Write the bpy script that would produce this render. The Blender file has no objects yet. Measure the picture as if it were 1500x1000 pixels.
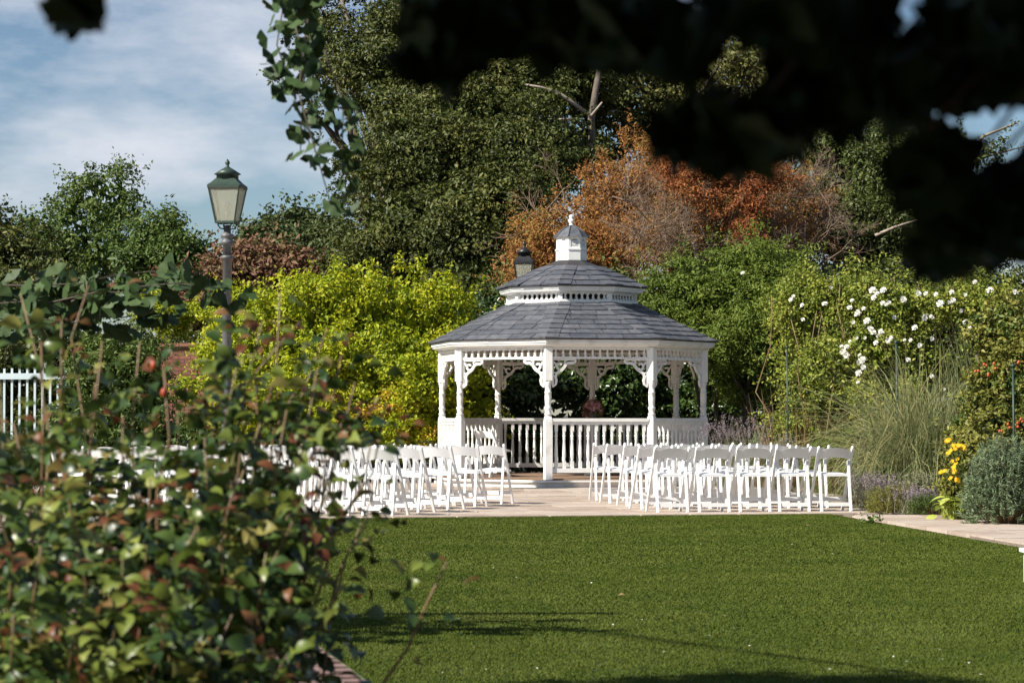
import bpy, math, random
import numpy as np
from mathutils import Vector, Matrix
R = math.radians
rnd = random.Random(7)
rng = np.random.default_rng(11)
scene = bpy.context.scene
col = scene.collection

# ------------------------------------------------------------------ camera, sky, sun, exposure
FPX, CX, CY, HZ, CAMH = 3542.0, 750.0, 500.0, 607.0, 1.19
PITCH = math.atan((HZ - CY) / FPX)
cd = bpy.data.cameras.new('camera'); cam = bpy.data.objects.new('camera', cd); col.objects.link(cam)
cd.sensor_width = 36.0; cd.lens = 36.0 * FPX / 1500.0
cd.clip_start = 0.05; cd.clip_end = 5000
cam.location = (0, 0, CAMH); cam.rotation_euler = (math.pi / 2 + PITCH, 0, 0)
cd.dof.use_dof = True; cd.dof.focus_distance = 37.0; cd.dof.aperture_fstop = 8.5
scene.camera = cam

SUN_AZ, SUN_EL = R(60), R(39)            # azimuth: to the left of the direction back towards the camera
sdir = Vector((-math.sin(SUN_AZ) * math.cos(SUN_EL), -math.cos(SUN_AZ) * math.cos(SUN_EL), math.sin(SUN_EL)))
w = bpy.data.worlds.new('World'); scene.world = w; w.use_nodes = True
nt = w.node_tree; nt.nodes.clear()
sky = nt.nodes.new('ShaderNodeTexSky'); sky.sky_type = 'NISHITA'; sky.sun_disc = False
sky.sun_elevation = SUN_EL; sky.sun_rotation = math.atan2(sdir.x, sdir.y) % (2 * math.pi)
sky.air_density = 1.0; sky.dust_density = 0.25; sky.ozone_density = 4.0
tc = nt.nodes.new('ShaderNodeTexCoord'); mp = nt.nodes.new('ShaderNodeMapping')
mp.inputs['Scale'].default_value = (2.6, 2.6, 7.0); mp.inputs['Location'].default_value = (0.35, 0.1, 0.4)
ns = nt.nodes.new('ShaderNodeTexNoise'); ns.inputs['Scale'].default_value = 2.4; ns.inputs['Detail'].default_value = 9
ns.inputs['Roughness'].default_value = 0.58
cr = nt.nodes.new('ShaderNodeValToRGB'); cr.color_ramp.elements[0].position = 0.48; cr.color_ramp.elements[1].position = 0.73
mixc = nt.nodes.new('ShaderNodeMix'); mixc.data_type = 'RGBA'
mixc.inputs['B'].default_value = (8.5, 8.8, 9.6, 1)
bg = nt.nodes.new('ShaderNodeBackground'); bg.inputs['Strength'].default_value = 0.05
wo = nt.nodes.new('ShaderNodeOutputWorld')
L = nt.links.new
L(tc.outputs['Generated'], mp.inputs['Vector']); L(mp.outputs['Vector'], ns.inputs['Vector'])
L(ns.outputs['Fac'], cr.inputs['Fac']); L(cr.outputs['Color'], mixc.inputs['Factor'])
L(sky.outputs['Color'], mixc.inputs['A']); L(mixc.outputs['Result'], bg.inputs['Color']); L(bg.outputs['Background'], wo.inputs['Surface'])

sl = bpy.data.lights.new('sun', 'SUN'); so = bpy.data.objects.new('sun', sl); col.objects.link(so)
sl.energy = 5.0; sl.angle = R(0.53); sl.color = (1.0, 0.94, 0.83)
so.rotation_euler = sdir.to_track_quat('Z', 'Y').to_euler()
so.location = (-30, -20, 40)

vs = scene.view_settings
vs.view_transform = 'Standard'; vs.look = 'None'; vs.exposure = 0.88; vs.gamma = 1.0; vs.use_curve_mapping = False
scene.render.engine = 'CYCLES'
scene.cycles.use_denoising = True
scene.cycles.max_bounces = 8; scene.cycles.diffuse_bounces = 3; scene.cycles.transmission_bounces = 5
scene.cycles.sample_clamp_indirect = 6.0

# ------------------------------------------------------------------ helpers
cp, sp_ = math.cos(PITCH), math.sin(PITCH)
def P(x, y, d):
    """photo pixel + distance along the ground (world Y) -> world point"""
    cx = (x - CX) / FPX; cy = (CY - y) / FPX
    dy = cp - cy * sp_; dz = sp_ + cy * cp
    k = d / dy
    return np.array([cx * k, d, CAMH + dz * k])
def sc(d): return FPX / d
def toPix(p):
    p = np.asarray(p, float).reshape(-1, 3)
    y = p[:, 1]; z = p[:, 2] - CAMH
    f = y * cp + z * sp_; u = -y * sp_ + z * cp
    return np.stack([CX + p[:, 0] / f * FPX, CY - u / f * FPX], 1)

def tag(o, label=None, cat=None, group=None, kind=None):
    if label: o['label'] = label
    if cat: o['category'] = cat
    if group: o['group'] = group
    if kind: o['kind'] = kind
    return o
def root(name, loc, label, cat, group=None, rz=0.0):
    o = bpy.data.objects.new(name, None); col.objects.link(o)
    o.location = tuple(float(v) for v in loc); o.rotation_euler = (0, 0, rz); o.empty_display_size = 0.1
    return tag(o, label, cat, group)
def raw_mesh(name, verts, tris, smooth=False):
    verts = np.asarray(verts, np.float32); tris = np.asarray(tris, np.int32)
    m = bpy.data.meshes.new(name); k = tris.shape[1]
    m.vertices.add(len(verts)); m.vertices.foreach_set('co', verts.ravel())
    m.loops.add(tris.size); m.loops.foreach_set('vertex_index', tris.ravel())
    m.polygons.add(len(tris)); m.polygons.foreach_set('loop_start', np.arange(0, tris.size, k, dtype=np.int32))
    m.polygons.foreach_set('loop_total', np.full(len(tris), k, np.int32))
    if smooth: m.polygons.foreach_set('use_smooth', np.ones(len(tris), bool))
    m.update(calc_edges=True)
    return m
def link(name, mesh, mat, parent=None):
    o = bpy.data.objects.new(name, mesh); col.objects.link(o)
    if mat is not None and (not mesh.materials): mesh.materials.append(mat)
    if parent is not None: o.parent = parent
    return o
def raw(name, verts, tris, mat, parent=None, smooth=False, local=False):
    verts = np.asarray(verts, np.float64)
    if parent is not None and not local:
        q = parent; off = np.zeros(3)
        while q is not None: off += np.array(q.location); q = q.parent
        verts = verts - off
    return link(name, raw_mesh(name, verts, tris, smooth), mat, parent)

class MB:
    """collects shapes into one mesh"""
    def __init__(s): s.v = []; s.f = []; s.sm = []
    def add(s, vs, fs, smooth=False):
        b = len(s.v); s.v += [tuple(map(float, q)) for q in vs]
        s.f += [tuple(b + i for i in f) for f in fs]; s.sm += [smooth] * len(fs); return s
    def box(s, c, d, M=None, top=1.0):
        x, y, z = (q / 2 for q in d); t = top
        vs = [(-x, -y, -z), (x, -y, -z), (x, y, -z), (-x, y, -z), (-x * t, -y * t, z), (x * t, -y * t, z), (x * t, y * t, z), (-x * t, y * t, z)]
        if M is not None: vs = [M @ Vector(q) for q in vs]
        vs = [(q[0] + c[0], q[1] + c[1], q[2] + c[2]) for q in vs]
        return s.add(vs, [(3, 2, 1, 0), (4, 5, 6, 7), (0, 1, 5, 4), (1, 2, 6, 5), (2, 3, 7, 6), (3, 0, 4, 7)])
    def bar(s, a, b, wx, wy, side=(1, 0, 0)):
        """rectangular bar from a to b, wx along side, wy across"""
        a = Vector(a); b = Vector(b); d = (b - a).normalized(); sd = Vector(side); sd = (sd - d * sd.dot(d)).normalized(); n = d.cross(sd)
        vs = []
        for p in (a, b):
            for i, j in ((-1, -1), (1, -1), (1, 1), (-1, 1)): vs.append(p + sd * wx / 2 * i + n * wy / 2 * j)
        return s.add(vs, [(0, 3, 2, 1), (4, 5, 6, 7), (0, 1, 5, 4), (1, 2, 6, 5), (2, 3, 7, 6), (3, 0, 4, 7)])
    def lathe(s, prof, c=(0, 0, 0), n=12, smooth=True):
        vs = []; fs = []
        for r, z in prof:
            for i in range(n):
                a = 2 * math.pi * i / n; vs.append((c[0] + r * math.cos(a), c[1] + r * math.sin(a), c[2] + z))
        for j in range(len(prof) - 1):
            for i in range(n):
                k = (i + 1) % n; fs.append((j * n + i, j * n + k, (j + 1) * n + k, (j + 1) * n + i))
        s.add(vs, fs, smooth)
        b = len(s.v) - len(vs)
        s.f += [tuple(b + i for i in reversed(range(n))), tuple(b + (len(prof) - 1) * n + i for i in range(n))]; s.sm += [False, False]
        return s
    def tube(s, pts, rad, n=6, smooth=True):
        pts = [Vector(p) for p in pts]; vs = []; fs = []
        up = Vector((0.13, 0.21, 0.97))
        for i, p in enumerate(pts):
            d = (pts[min(i + 1, len(pts) - 1)] - pts[max(i - 1, 0)]).normalized()
            if abs(d.dot(up)) > 0.95: up = Vector((1, 0.1, 0))
            a = d.cross(up).normalized(); b = d.cross(a); r = rad[i] if hasattr(rad, '__len__') else rad
            for k in range(n):
                t = 2 * math.pi * k / n; vs.append(p + a * r * math.cos(t) + b * r * math.sin(t))
        m = len(pts)
        for j in range(m - 1):
            for k in range(n):
                q = (k + 1) % n; fs.append((j * n + k, j * n + q, (j + 1) * n + q, (j + 1) * n + k))
        s.add(vs, fs, smooth); b = len(s.v) - len(vs)
        s.f += [tuple(b + i for i in reversed(range(n))), tuple(b + (m - 1) * n + i for i in range(n))]; s.sm += [False, False]
        return s
    def prism(s, poly, z0, z1):
        n = len(poly)
        s.add([(x, y, z0) for x, y in poly] + [(x, y, z1) for x, y in poly],
              [tuple(reversed(range(n))), tuple(range(n, 2 * n))] + [(i, (i + 1) % n, n + (i + 1) % n, n + i) for i in range(n)])
        return s
    def ribbon(s, pts, wd, th, frame):
        """2D polyline (u,v) of width wd extruded by th; frame(u,v,t)->xyz"""
        n = len(pts); Lp = []; Rp = []
        for i in range(n):
            a = pts[max(i - 1, 0)]; b = pts[min(i + 1, n - 1)]
            dx, dy = b[0] - a[0], b[1] - a[1]; l = math.hypot(dx, dy) or 1
            ww = (wd[i] if hasattr(wd, '__len__') else wd) / 2
            Lp.append((pts[i][0] - dy / l * ww, pts[i][1] + dx / l * ww)); Rp.append((pts[i][0] + dy / l * ww, pts[i][1] - dx / l * ww))
        vs = []
        for t in (-th / 2, th / 2):
            for q in Lp: vs.append(frame(q[0], q[1], t))
            for q in Rp: vs.append(frame(q[0], q[1], t))
        N = 2 * n; fs = []
        for i in range(n - 1):
            fs += [(i, i + 1, n + i + 1, n + i), (N + i, N + n + i, N + n + i + 1, N + i + 1),
                   (i, N + i, N + i + 1, i + 1), (n + i, n + i + 1, N + n + i + 1, N + n + i)]
        fs += [(0, n, N + n, N), (n - 1, N + n - 1, N + N - 1, N - 1)]
        return s.add(vs, fs)
    def mesh(s, name):
        m = bpy.data.meshes.new(name); m.from_pydata(s.v, [], s.f)
        m.polygons.foreach_set('use_smooth', s.sm); m.update(); return m
    def build(s, name, mat, parent=None, bevel=0.0):
        o = link(name, s.mesh(name), mat, parent)
        if bevel:
            b = o.modifiers.new('bevel', 'BEVEL'); b.width = bevel; b.segments = 2; b.limit_method = 'ANGLE'; b.angle_limit = R(40)
        return o

# ------------------------------------------------------------------ materials
def new_mat(name):
    m = bpy.data.materials.new(name); m.use_nodes = True; t = m.node_tree; t.nodes.clear()
    out = t.nodes.new('ShaderNodeOutputMaterial'); return m, t, out
def ramp_node(t, cols):
    r = t.nodes.new('ShaderNodeValToRGB'); e = r.color_ramp.elements
    while len(e) < len(cols): e.new(0.5)
    for i, c in enumerate(cols):
        p, c3 = c if len(c) == 2 else (i / (len(cols) - 1), c)
        e[i].position = p; e[i].color = (*c3, 1)
    return r
def leaf_mat(name, cols, rough=0.45, transl=0.3, big=0.35, bigscale=0.7, spec=0.25):
    m, t, out = new_mat(name)
    g = t.nodes.new('ShaderNodeNewGeometry'); oi = t.nodes.new('ShaderNodeObjectInfo')
    n = t.nodes.new('ShaderNodeTexNoise'); n.inputs['Scale'].default_value = bigscale; n.inputs['Detail'].default_value = 3
    mr = t.nodes.new('ShaderNodeMapRange'); mr.inputs['From Min'].default_value = 0.3; mr.inputs['From Max'].default_value = 0.7
    ad = t.nodes.new('ShaderNodeMath'); ad.operation = 'ADD'; fr = t.nodes.new('ShaderNodeMath'); fr.operation = 'FRACT'
    mx = t.nodes.new('ShaderNodeMix'); mx.inputs['Factor'].default_value = big
    r = ramp_node(t, cols); k = t.links.new
    k(g.outputs['Position'], n.inputs['Vector']); k(n.outputs['Fac'], mr.inputs['Value'])
    k(g.outputs['Random Per Island'], ad.inputs[0]); k(oi.outputs['Random'], ad.inputs[1]); k(ad.outputs[0], fr.inputs[0])
    k(fr.outputs[0], mx.inputs['A']); k(mr.outputs['Result'], mx.inputs['B']); k(mx.outputs['Result'], r.inputs['Fac'])
    p = t.nodes.new('ShaderNodeBsdfPrincipled'); p.inputs['Roughness'].default_value = rough; p.inputs['Specular IOR Level'].default_value = spec
    k(r.outputs['Color'], p.inputs['Base Color'])
    tr = t.nodes.new('ShaderNodeBsdfTranslucent'); k(r.outputs['Color'], tr.inputs['Color'])
    ms = t.nodes.new('ShaderNodeMixShader'); ms.inputs[0].default_value = transl
    k(p.outputs[0], ms.inputs[1]); k(tr.outputs[0], ms.inputs[2]); k(ms.outputs[0], out.inputs['Surface'])
    return m
def solid_mat(name, cols, rough=0.5, scale=8.0, detail=5, bump=0.0, bscale=40.0, spec=0.5, objrand=0.0, stretch=(1, 1, 1), metal=0.0, coords='Object'):
    m, t, out = new_mat(name); k = t.links.new
    tcn = t.nodes.new('ShaderNodeTexCoord'); mpn = t.nodes.new('ShaderNodeMapping'); mpn.inputs['Scale'].default_value = stretch
    oi = t.nodes.new('ShaderNodeObjectInfo')
    of = t.nodes.new('ShaderNodeVectorMath'); of.operation = 'MULTIPLY_ADD'; of.inputs[1].default_value = (17, 23, 31)
    k(oi.outputs['Random'], of.inputs[0]); k(tcn.outputs[coords], mpn.inputs['Vector']); k(mpn.outputs['Vector'], of.inputs[2])
    n = t.nodes.new('ShaderNodeTexNoise'); n.inputs['Scale'].default_value = scale; n.inputs['Detail'].default_value = detail; n.inputs['Roughness'].default_value = 0.6
    k(of.outputs[0], n.inputs['Vector'])
    mr = t.nodes.new('ShaderNodeMapRange'); mr.inputs['From Min'].default_value = 0.28; mr.inputs['From Max'].default_value = 0.72
    k(n.outputs['Fac'], mr.inputs['Value'])
    mx = t.nodes.new('ShaderNodeMix'); mx.inputs['Factor'].default_value = objrand
    k(mr.outputs['Result'], mx.inputs['A']); k(oi.outputs['Random'], mx.inputs['B'])
    r = ramp_node(t, cols); k(mx.outputs['Result'], r.inputs['Fac'])
    p = t.nodes.new('ShaderNodeBsdfPrincipled'); p.inputs['Roughness'].default_value = rough
    p.inputs['Specular IOR Level'].default_value = spec; p.inputs['Metallic'].default_value = metal
    k(r.outputs['Color'], p.inputs['Base Color'])
    if bump:
        n2 = t.nodes.new('ShaderNodeTexNoise'); n2.inputs['Scale'].default_value = bscale; n2.inputs['Detail'].default_value = 6
        k(of.outputs[0], n2.inputs['Vector'])
        b = t.nodes.new('ShaderNodeBump'); b.inputs['Strength'].default_value = bump; b.inputs['Distance'].default_value = 0.01
        k(n2.outputs['Fac'], b.inputs['Height']); k(b.outputs[0], p.inputs['Normal'])
    k(p.outputs[0], out.inputs['Surface'])
    return m

M = {}
M['paint'] = solid_mat('white_paint', [(0.60, 0.59, 0.54), (0.76, 0.755, 0.73), (0.80, 0.795, 0.775), (0.83, 0.82, 0.80)], 0.45, 4.0, bump=0.08, bscale=25)
M['paint_low'] = solid_mat('weathered_white_paint', [(0.52, 0.48, 0.42), (0.72, 0.70, 0.66), (0.78, 0.77, 0.74)], 0.55, 5.0, bump=0.15, bscale=20)
M['ceiling'] = solid_mat('ceiling_boards', [(0.34, 0.27, 0.20), (0.42, 0.34, 0.26)], 0.6, 6.0)
M['resin'] = solid_mat('white_resin', [(0.79, 0.79, 0.79), (0.83, 0.83, 0.83)], 0.38, 6.0)
M['seat'] = solid_mat('white_vinyl', [(0.78, 0.79, 0.81), (0.84, 0.84, 0.85)], 0.42, 12.0, bump=0.1, bscale=30)
M['slate'] = solid_mat('slate_shingle', [(0.036, 0.040, 0.052), (0.062, 0.067, 0.082), (0.098, 0.103, 0.118), (0.15, 0.15, 0.155)], 0.6, 9.0, bump=0.3, bscale=35, objrand=0.4)
M['slate_dark'] = solid_mat('roof_underlay', [(0.02, 0.02, 0.022), (0.035, 0.035, 0.04)], 0.8, 7.0)
M['stone'] = solid_mat('sandstone', [(0.20, 0.145, 0.11), (0.34, 0.265, 0.21), (0.43, 0.36, 0.30), (0.37, 0.29, 0.235)], 0.75, 3.5, 8, bump=0.35, bscale=18, objrand=0.45)
M['joint'] = solid_mat('paving_bed', [(0.13, 0.10, 0.08), (0.22, 0.18, 0.14)], 0.9, 20)
M['pbrick'] = solid_mat('path_brick', [(0.10, 0.065, 0.058), (0.19, 0.115, 0.10), (0.26, 0.19, 0.165)], 0.75, 14, 6, bump=0.3, bscale=60, objrand=0.6)
M['wbrick'] = solid_mat('wall_brick', [(0.12, 0.05, 0.035), (0.24, 0.09, 0.06), (0.30, 0.15, 0.10)], 0.8, 14, 6, bump=0.3, bscale=60, objrand=0.6)
M['mortar_and_louvre_shade'] = solid_mat('mortar_and_louvre_shade', [(0.30, 0.26, 0.21), (0.42, 0.38, 0.32)], 0.9, 20, bump=0.2)
M['soil'] = solid_mat('soil', [(0.035, 0.024, 0.016), (0.07, 0.05, 0.034), (0.10, 0.075, 0.05)], 0.95, 3.0, 8, bump=0.8, bscale=15)
M['turf'] = solid_mat('turf_backing', [(0.035, 0.055, 0.015), (0.055, 0.085, 0.022)], 0.9, 6)
M['bark'] = solid_mat('bark', [(0.045, 0.035, 0.026), (0.10, 0.08, 0.06), (0.16, 0.13, 0.10)], 0.9, 5, 6, bump=0.8, bscale=20, stretch=(1, 1, 0.25))
M['deadwood'] = solid_mat('dead_wood', [(0.24, 0.19, 0.15), (0.42, 0.35, 0.29)], 0.9, 5)
M['twig'] = leaf_mat('brown_twig', [(0.10, 0.065, 0.045), (0.20, 0.14, 0.10), (0.34, 0.26, 0.20)], 0.9, 0.05)
M['cane'] = solid_mat('rose_cane', [(0.10, 0.055, 0.03), (0.20, 0.12, 0.06), (0.13, 0.16, 0.05)], 0.55, 9)
M['lampgrey'] = solid_mat('grey_painted_iron', [(0.075, 0.075, 0.08), (0.12, 0.12, 0.125)], 0.5, 10, bump=0.1)
M['lampblack'] = solid_mat('black_painted_iron', [(0.012, 0.012, 0.014), (0.025, 0.025, 0.027)], 0.4, 10)
M['lampgreen'] = solid_mat('dark_green_iron', [(0.02, 0.04, 0.03), (0.035, 0.06, 0.045)], 0.45, 10)
M['greenpost'] = solid_mat('green_coated_steel', [(0.008, 0.026, 0.016), (0.012, 0.036, 0.022)], 0.5, 10)
M['fence'] = solid_mat('pale_blue_white_paint', [(0.50, 0.60, 0.63), (0.60, 0.69, 0.71)], 0.5, 4)
M['deck'] = solid_mat('deck_board', [(0.16, 0.10, 0.065), (0.28, 0.19, 0.13)], 0.7, 6, objrand=0.5, stretch=(0.3, 3, 3))
M['petal_w'] = leaf_mat('white_petal', [(0.78, 0.76, 0.68), (0.86, 0.85, 0.80)], 0.6, 0.25, spec=0.2)
M['petal_y'] = leaf_mat('yellow_petal', [(0.75, 0.38, 0.01), (0.85, 0.52, 0.02)], 0.6, 0.25)
M['petal_p'] = leaf_mat('pink_petal', [(0.42, 0.14, 0.17), (0.68, 0.40, 0.40), (0.78, 0.60, 0.56)], 0.6, 0.2)
M['petal_l'] = leaf_mat('lavender_floret', [(0.15, 0.115, 0.16), (0.26, 0.21, 0.25), (0.30, 0.25, 0.20)], 0.8, 0.2)
M['hip'] = solid_mat('red_hip', [(0.30, 0.03, 0.015), (0.42, 0.10, 0.02)], 0.4, 10)
def glass_mat():
    m, t, out = new_mat('lantern_glass'); p = t.nodes.new('ShaderNodeBsdfPrincipled')
    p.inputs['Base Color'].default_value = (0.72, 0.72, 0.62, 1); p.inputs['Roughness'].default_value = 0.25
    p.inputs['Transmission Weight'].default_value = 0.75; p.inputs['IOR'].default_value = 1.1
    t.links.new(p.outputs[0], out.inputs['Surface']); return m
M['glass'] = glass_mat()
# foliage
M['oak'] = leaf_mat('holm_oak_leaf', [(0.014, 0.023, 0.006), (0.042, 0.058, 0.011), (0.095, 0.11, 0.024), (0.19, 0.18, 0.05)], 0.5, 0.22, spec=0.25)
M['oak2'] = leaf_mat('grey_oak_leaf', [(0.03, 0.04, 0.010), (0.085, 0.095, 0.022), (0.15, 0.15, 0.04), (0.23, 0.21, 0.08)], 0.5, 0.25, spec=0.25)
M['ivy'] = leaf_mat('ivy_leaf', [(0.025, 0.04, 0.01), (0.065, 0.088, 0.018), (0.13, 0.14, 0.035)], 0.45, 0.2, spec=0.3)
M['rust'] = leaf_mat('rusty_needle', [(0.12, 0.055, 0.025), (0.29, 0.125, 0.04), (0.42, 0.195, 0.06), (0.29, 0.19, 0.05), (0.15, 0.16, 0.03)], 0.7, 0.35, big=0.35, bigscale=0.45)
M['orange'] = leaf_mat('orange_needle', [(0.14, 0.055, 0.025), (0.28, 0.095, 0.034), (0.39, 0.145, 0.048), (0.22, 0.115, 0.045)], 0.7, 0.3)
M['yellow'] = leaf_mat('golden_leaf', [(0.10, 0.16, 0.012), (0.26, 0.33, 0.018), (0.42, 0.45, 0.022), (0.56, 0.50, 0.025)], 0.5, 0.4, big=0.35, bigscale=0.9)
M['gold'] = leaf_mat('amber_leaf', [(0.42, 0.34, 0.03), (0.55, 0.38, 0.03), (0.50, 0.22, 0.04)], 0.5, 0.3)
M['laurel'] = leaf_mat('laurel_leaf', [(0.02, 0.045, 0.012), (0.05, 0.09, 0.02), (0.12, 0.17, 0.04)], 0.3, 0.2, spec=0.6)
M['mound'] = leaf_mat('soft_needle', [(0.05, 0.085, 0.012), (0.13, 0.185, 0.026), (0.23, 0.28, 0.045)], 0.55, 0.3)
M['climb'] = leaf_mat('climbing_rose_leaf', [(0.05, 0.085, 0.015), (0.16, 0.21, 0.03), (0.28, 0.31, 0.05), (0.36, 0.33, 0.07)], 0.45, 0.3, bigscale=1.2)
M['green'] = leaf_mat('mid_green_leaf', [(0.03, 0.06, 0.015), (0.08, 0.13, 0.025), (0.16, 0.20, 0.045)], 0.45, 0.25)
M['olive'] = leaf_mat('olive_leaf', [(0.08, 0.08, 0.02), (0.18, 0.19, 0.035), (0.28, 0.25, 0.06)], 0.45, 0.25)
M['silver'] = leaf_mat('silver_leaf', [(0.13, 0.14, 0.10), (0.24, 0.25, 0.19), (0.36, 0.36, 0.28)], 0.7, 0.2)
M['euph'] = leaf_mat('blue_green_leaf', [(0.07, 0.10, 0.055), (0.16, 0.22, 0.115), (0.28, 0.34, 0.19)], 0.55, 0.2)
M['grass'] = leaf_mat('pampas_blade', [(0.07, 0.10, 0.04), (0.17, 0.21, 0.085), (0.30, 0.29, 0.13), (0.27, 0.21, 0.09)], 0.5, 0.25, big=0.3, bigscale=1.0)
M['dry'] = leaf_mat('dry_stem', [(0.18, 0.11, 0.05), (0.32, 0.21, 0.10), (0.38, 0.30, 0.14)], 0.7, 0.2)
M['lav'] = leaf_mat('lavender_stem', [(0.14, 0.16, 0.09), (0.25, 0.26, 0.15), (0.33, 0.31, 0.20)], 0.7, 0.2)
M['lime'] = leaf_mat('lime_leaf', [(0.20, 0.30, 0.04), (0.36, 0.44, 0.08), (0.48, 0.50, 0.12)], 0.45, 0.3)
M['reddish'] = leaf_mat('copper_leaf', [(0.07, 0.03, 0.025), (0.17, 0.08, 0.05), (0.22, 0.13, 0.07), (0.10, 0.11, 0.03)], 0.6, 0.25)
M['conifer'] = leaf_mat('conifer_spray', [(0.03, 0.05, 0.02), (0.07, 0.10, 0.03), (0.12, 0.14, 0.05)], 0.6, 0.2)
M['lawn'] = leaf_mat('artificial_grass', [(0.040, 0.062, 0.009), (0.062, 0.088, 0.012), (0.086, 0.110, 0.017), (0.14, 0.16, 0.04)], 0.6, 0.15, big=0.42, bigscale=1.1, spec=0.08)
M['rose'] = leaf_mat('rose_leaf', [(0.010, 0.025, 0.007), (0.026, 0.055, 0.012), (0.065, 0.105, 0.020), (0.17, 0.20, 0.04)], 0.36, 0.2, big=0.3, bigscale=6.0, spec=0.45)
M['roseyel'] = leaf_mat('yellowing_rose_leaf', [(0.14, 0.16, 0.03), (0.24, 0.24, 0.06), (0.28, 0.20, 0.07)], 0.45, 0.35)
M['rosenew'] = leaf_mat('young_rose_leaf', [(0.09, 0.14, 0.02), (0.18, 0.23, 0.04), (0.28, 0.31, 0.07)], 0.42, 0.35, spec=0.35)
M['rosered'] = leaf_mat('red_rose_shoot', [(0.09, 0.025, 0.015), (0.15, 0.055, 0.025), (0.22, 0.14, 0.055)], 0.4, 0.35)
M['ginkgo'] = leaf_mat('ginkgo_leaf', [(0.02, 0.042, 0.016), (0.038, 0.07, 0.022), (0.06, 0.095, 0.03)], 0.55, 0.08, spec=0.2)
M['ginkgo_shade'] = leaf_mat('shade_darkened_ginkgo_leaf', [(0.012, 0.026, 0.008), (0.022, 0.042, 0.012)], 0.6, 0.03, spec=0.15)  # ginkgo leaf colour darkened, shade of the overhead tree put into it

# ------------------------------------------------------------------ foliage builders
def unit(v): return v / np.maximum(np.linalg.norm(v, axis=1, keepdims=True), 1e-9)
def rdir(n): return unit(rng.normal(size=(n, 3)))
def leaf_arrays(pos, nrm, size, asp=0.5, fold=0.25, droop=0.0, tdir=None):
    n = len(pos); r = rng.normal(size=(n, 3))
    if tdir is not None: r = r * 0.45 + tdir
    if droop: r[:, 2] -= droop
    t = unit(r - nrm * (r * nrm).sum(1, keepdims=True)); b = np.cross(nrm, t)
    s = np.asarray(size).reshape(-1, 1) * np.ones((n, 1)); wd = s * asp * 0.5
    v = np.empty((n, 4, 3))
    v[:, 0] = pos - t * s * 0.5
    v[:, 1] = pos - t * s * 0.04 + b * wd + nrm * wd * fold * 2
    v[:, 2] = pos + t * s * 0.5 - nrm * s * 0.08
    v[:, 3] = pos - t * s * 0.04 - b * wd + nrm * wd * fold * 2
    base = np.arange(n)[:, None] * 4
    tr = np.concatenate([base + np.array([[0, 2, 1]]), base + np.array([[0, 3, 2]])], 1).reshape(-1, 3)
    return v.reshape(-1, 3), tr
def lobe(x, y, rx, ry, d, rd=None):
    s = sc(d); return (P(x, y, d), np.array([rx / s, (rd if rd else rx / s * 0.8), ry / s]))
def clumps(lobes, n, cr, back=0.25, shell=(0.72, 1.04)):
    wts = np.array([(r[0] * r[2] + r[0] * r[1] + r[1] * r[2]) for c, r in lobes]); wts /= wts.sum()
    idx = rng.choice(len(lobes), n, p=wts); C = np.array([l[0] for l in lobes])[idx]; RR = np.array([l[1] for l in lobes])[idx]
    d = rdir(n)
    flip = (d[:, 1] > 0.1) & (rng.random(n) > back); d[flip, 1] *= -1
    p = C + RR * d * rng.uniform(*shell, (n, 1))
    out = np.ones(n, bool)                     # drop clumps buried deep in another lobe
    for c, r in lobes:
        q = (((p - c) / r) ** 2).sum(1); out &= q > 0.42
    return p[out], d[out], rng.uniform(cr[0], cr[1], out.sum())
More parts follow.
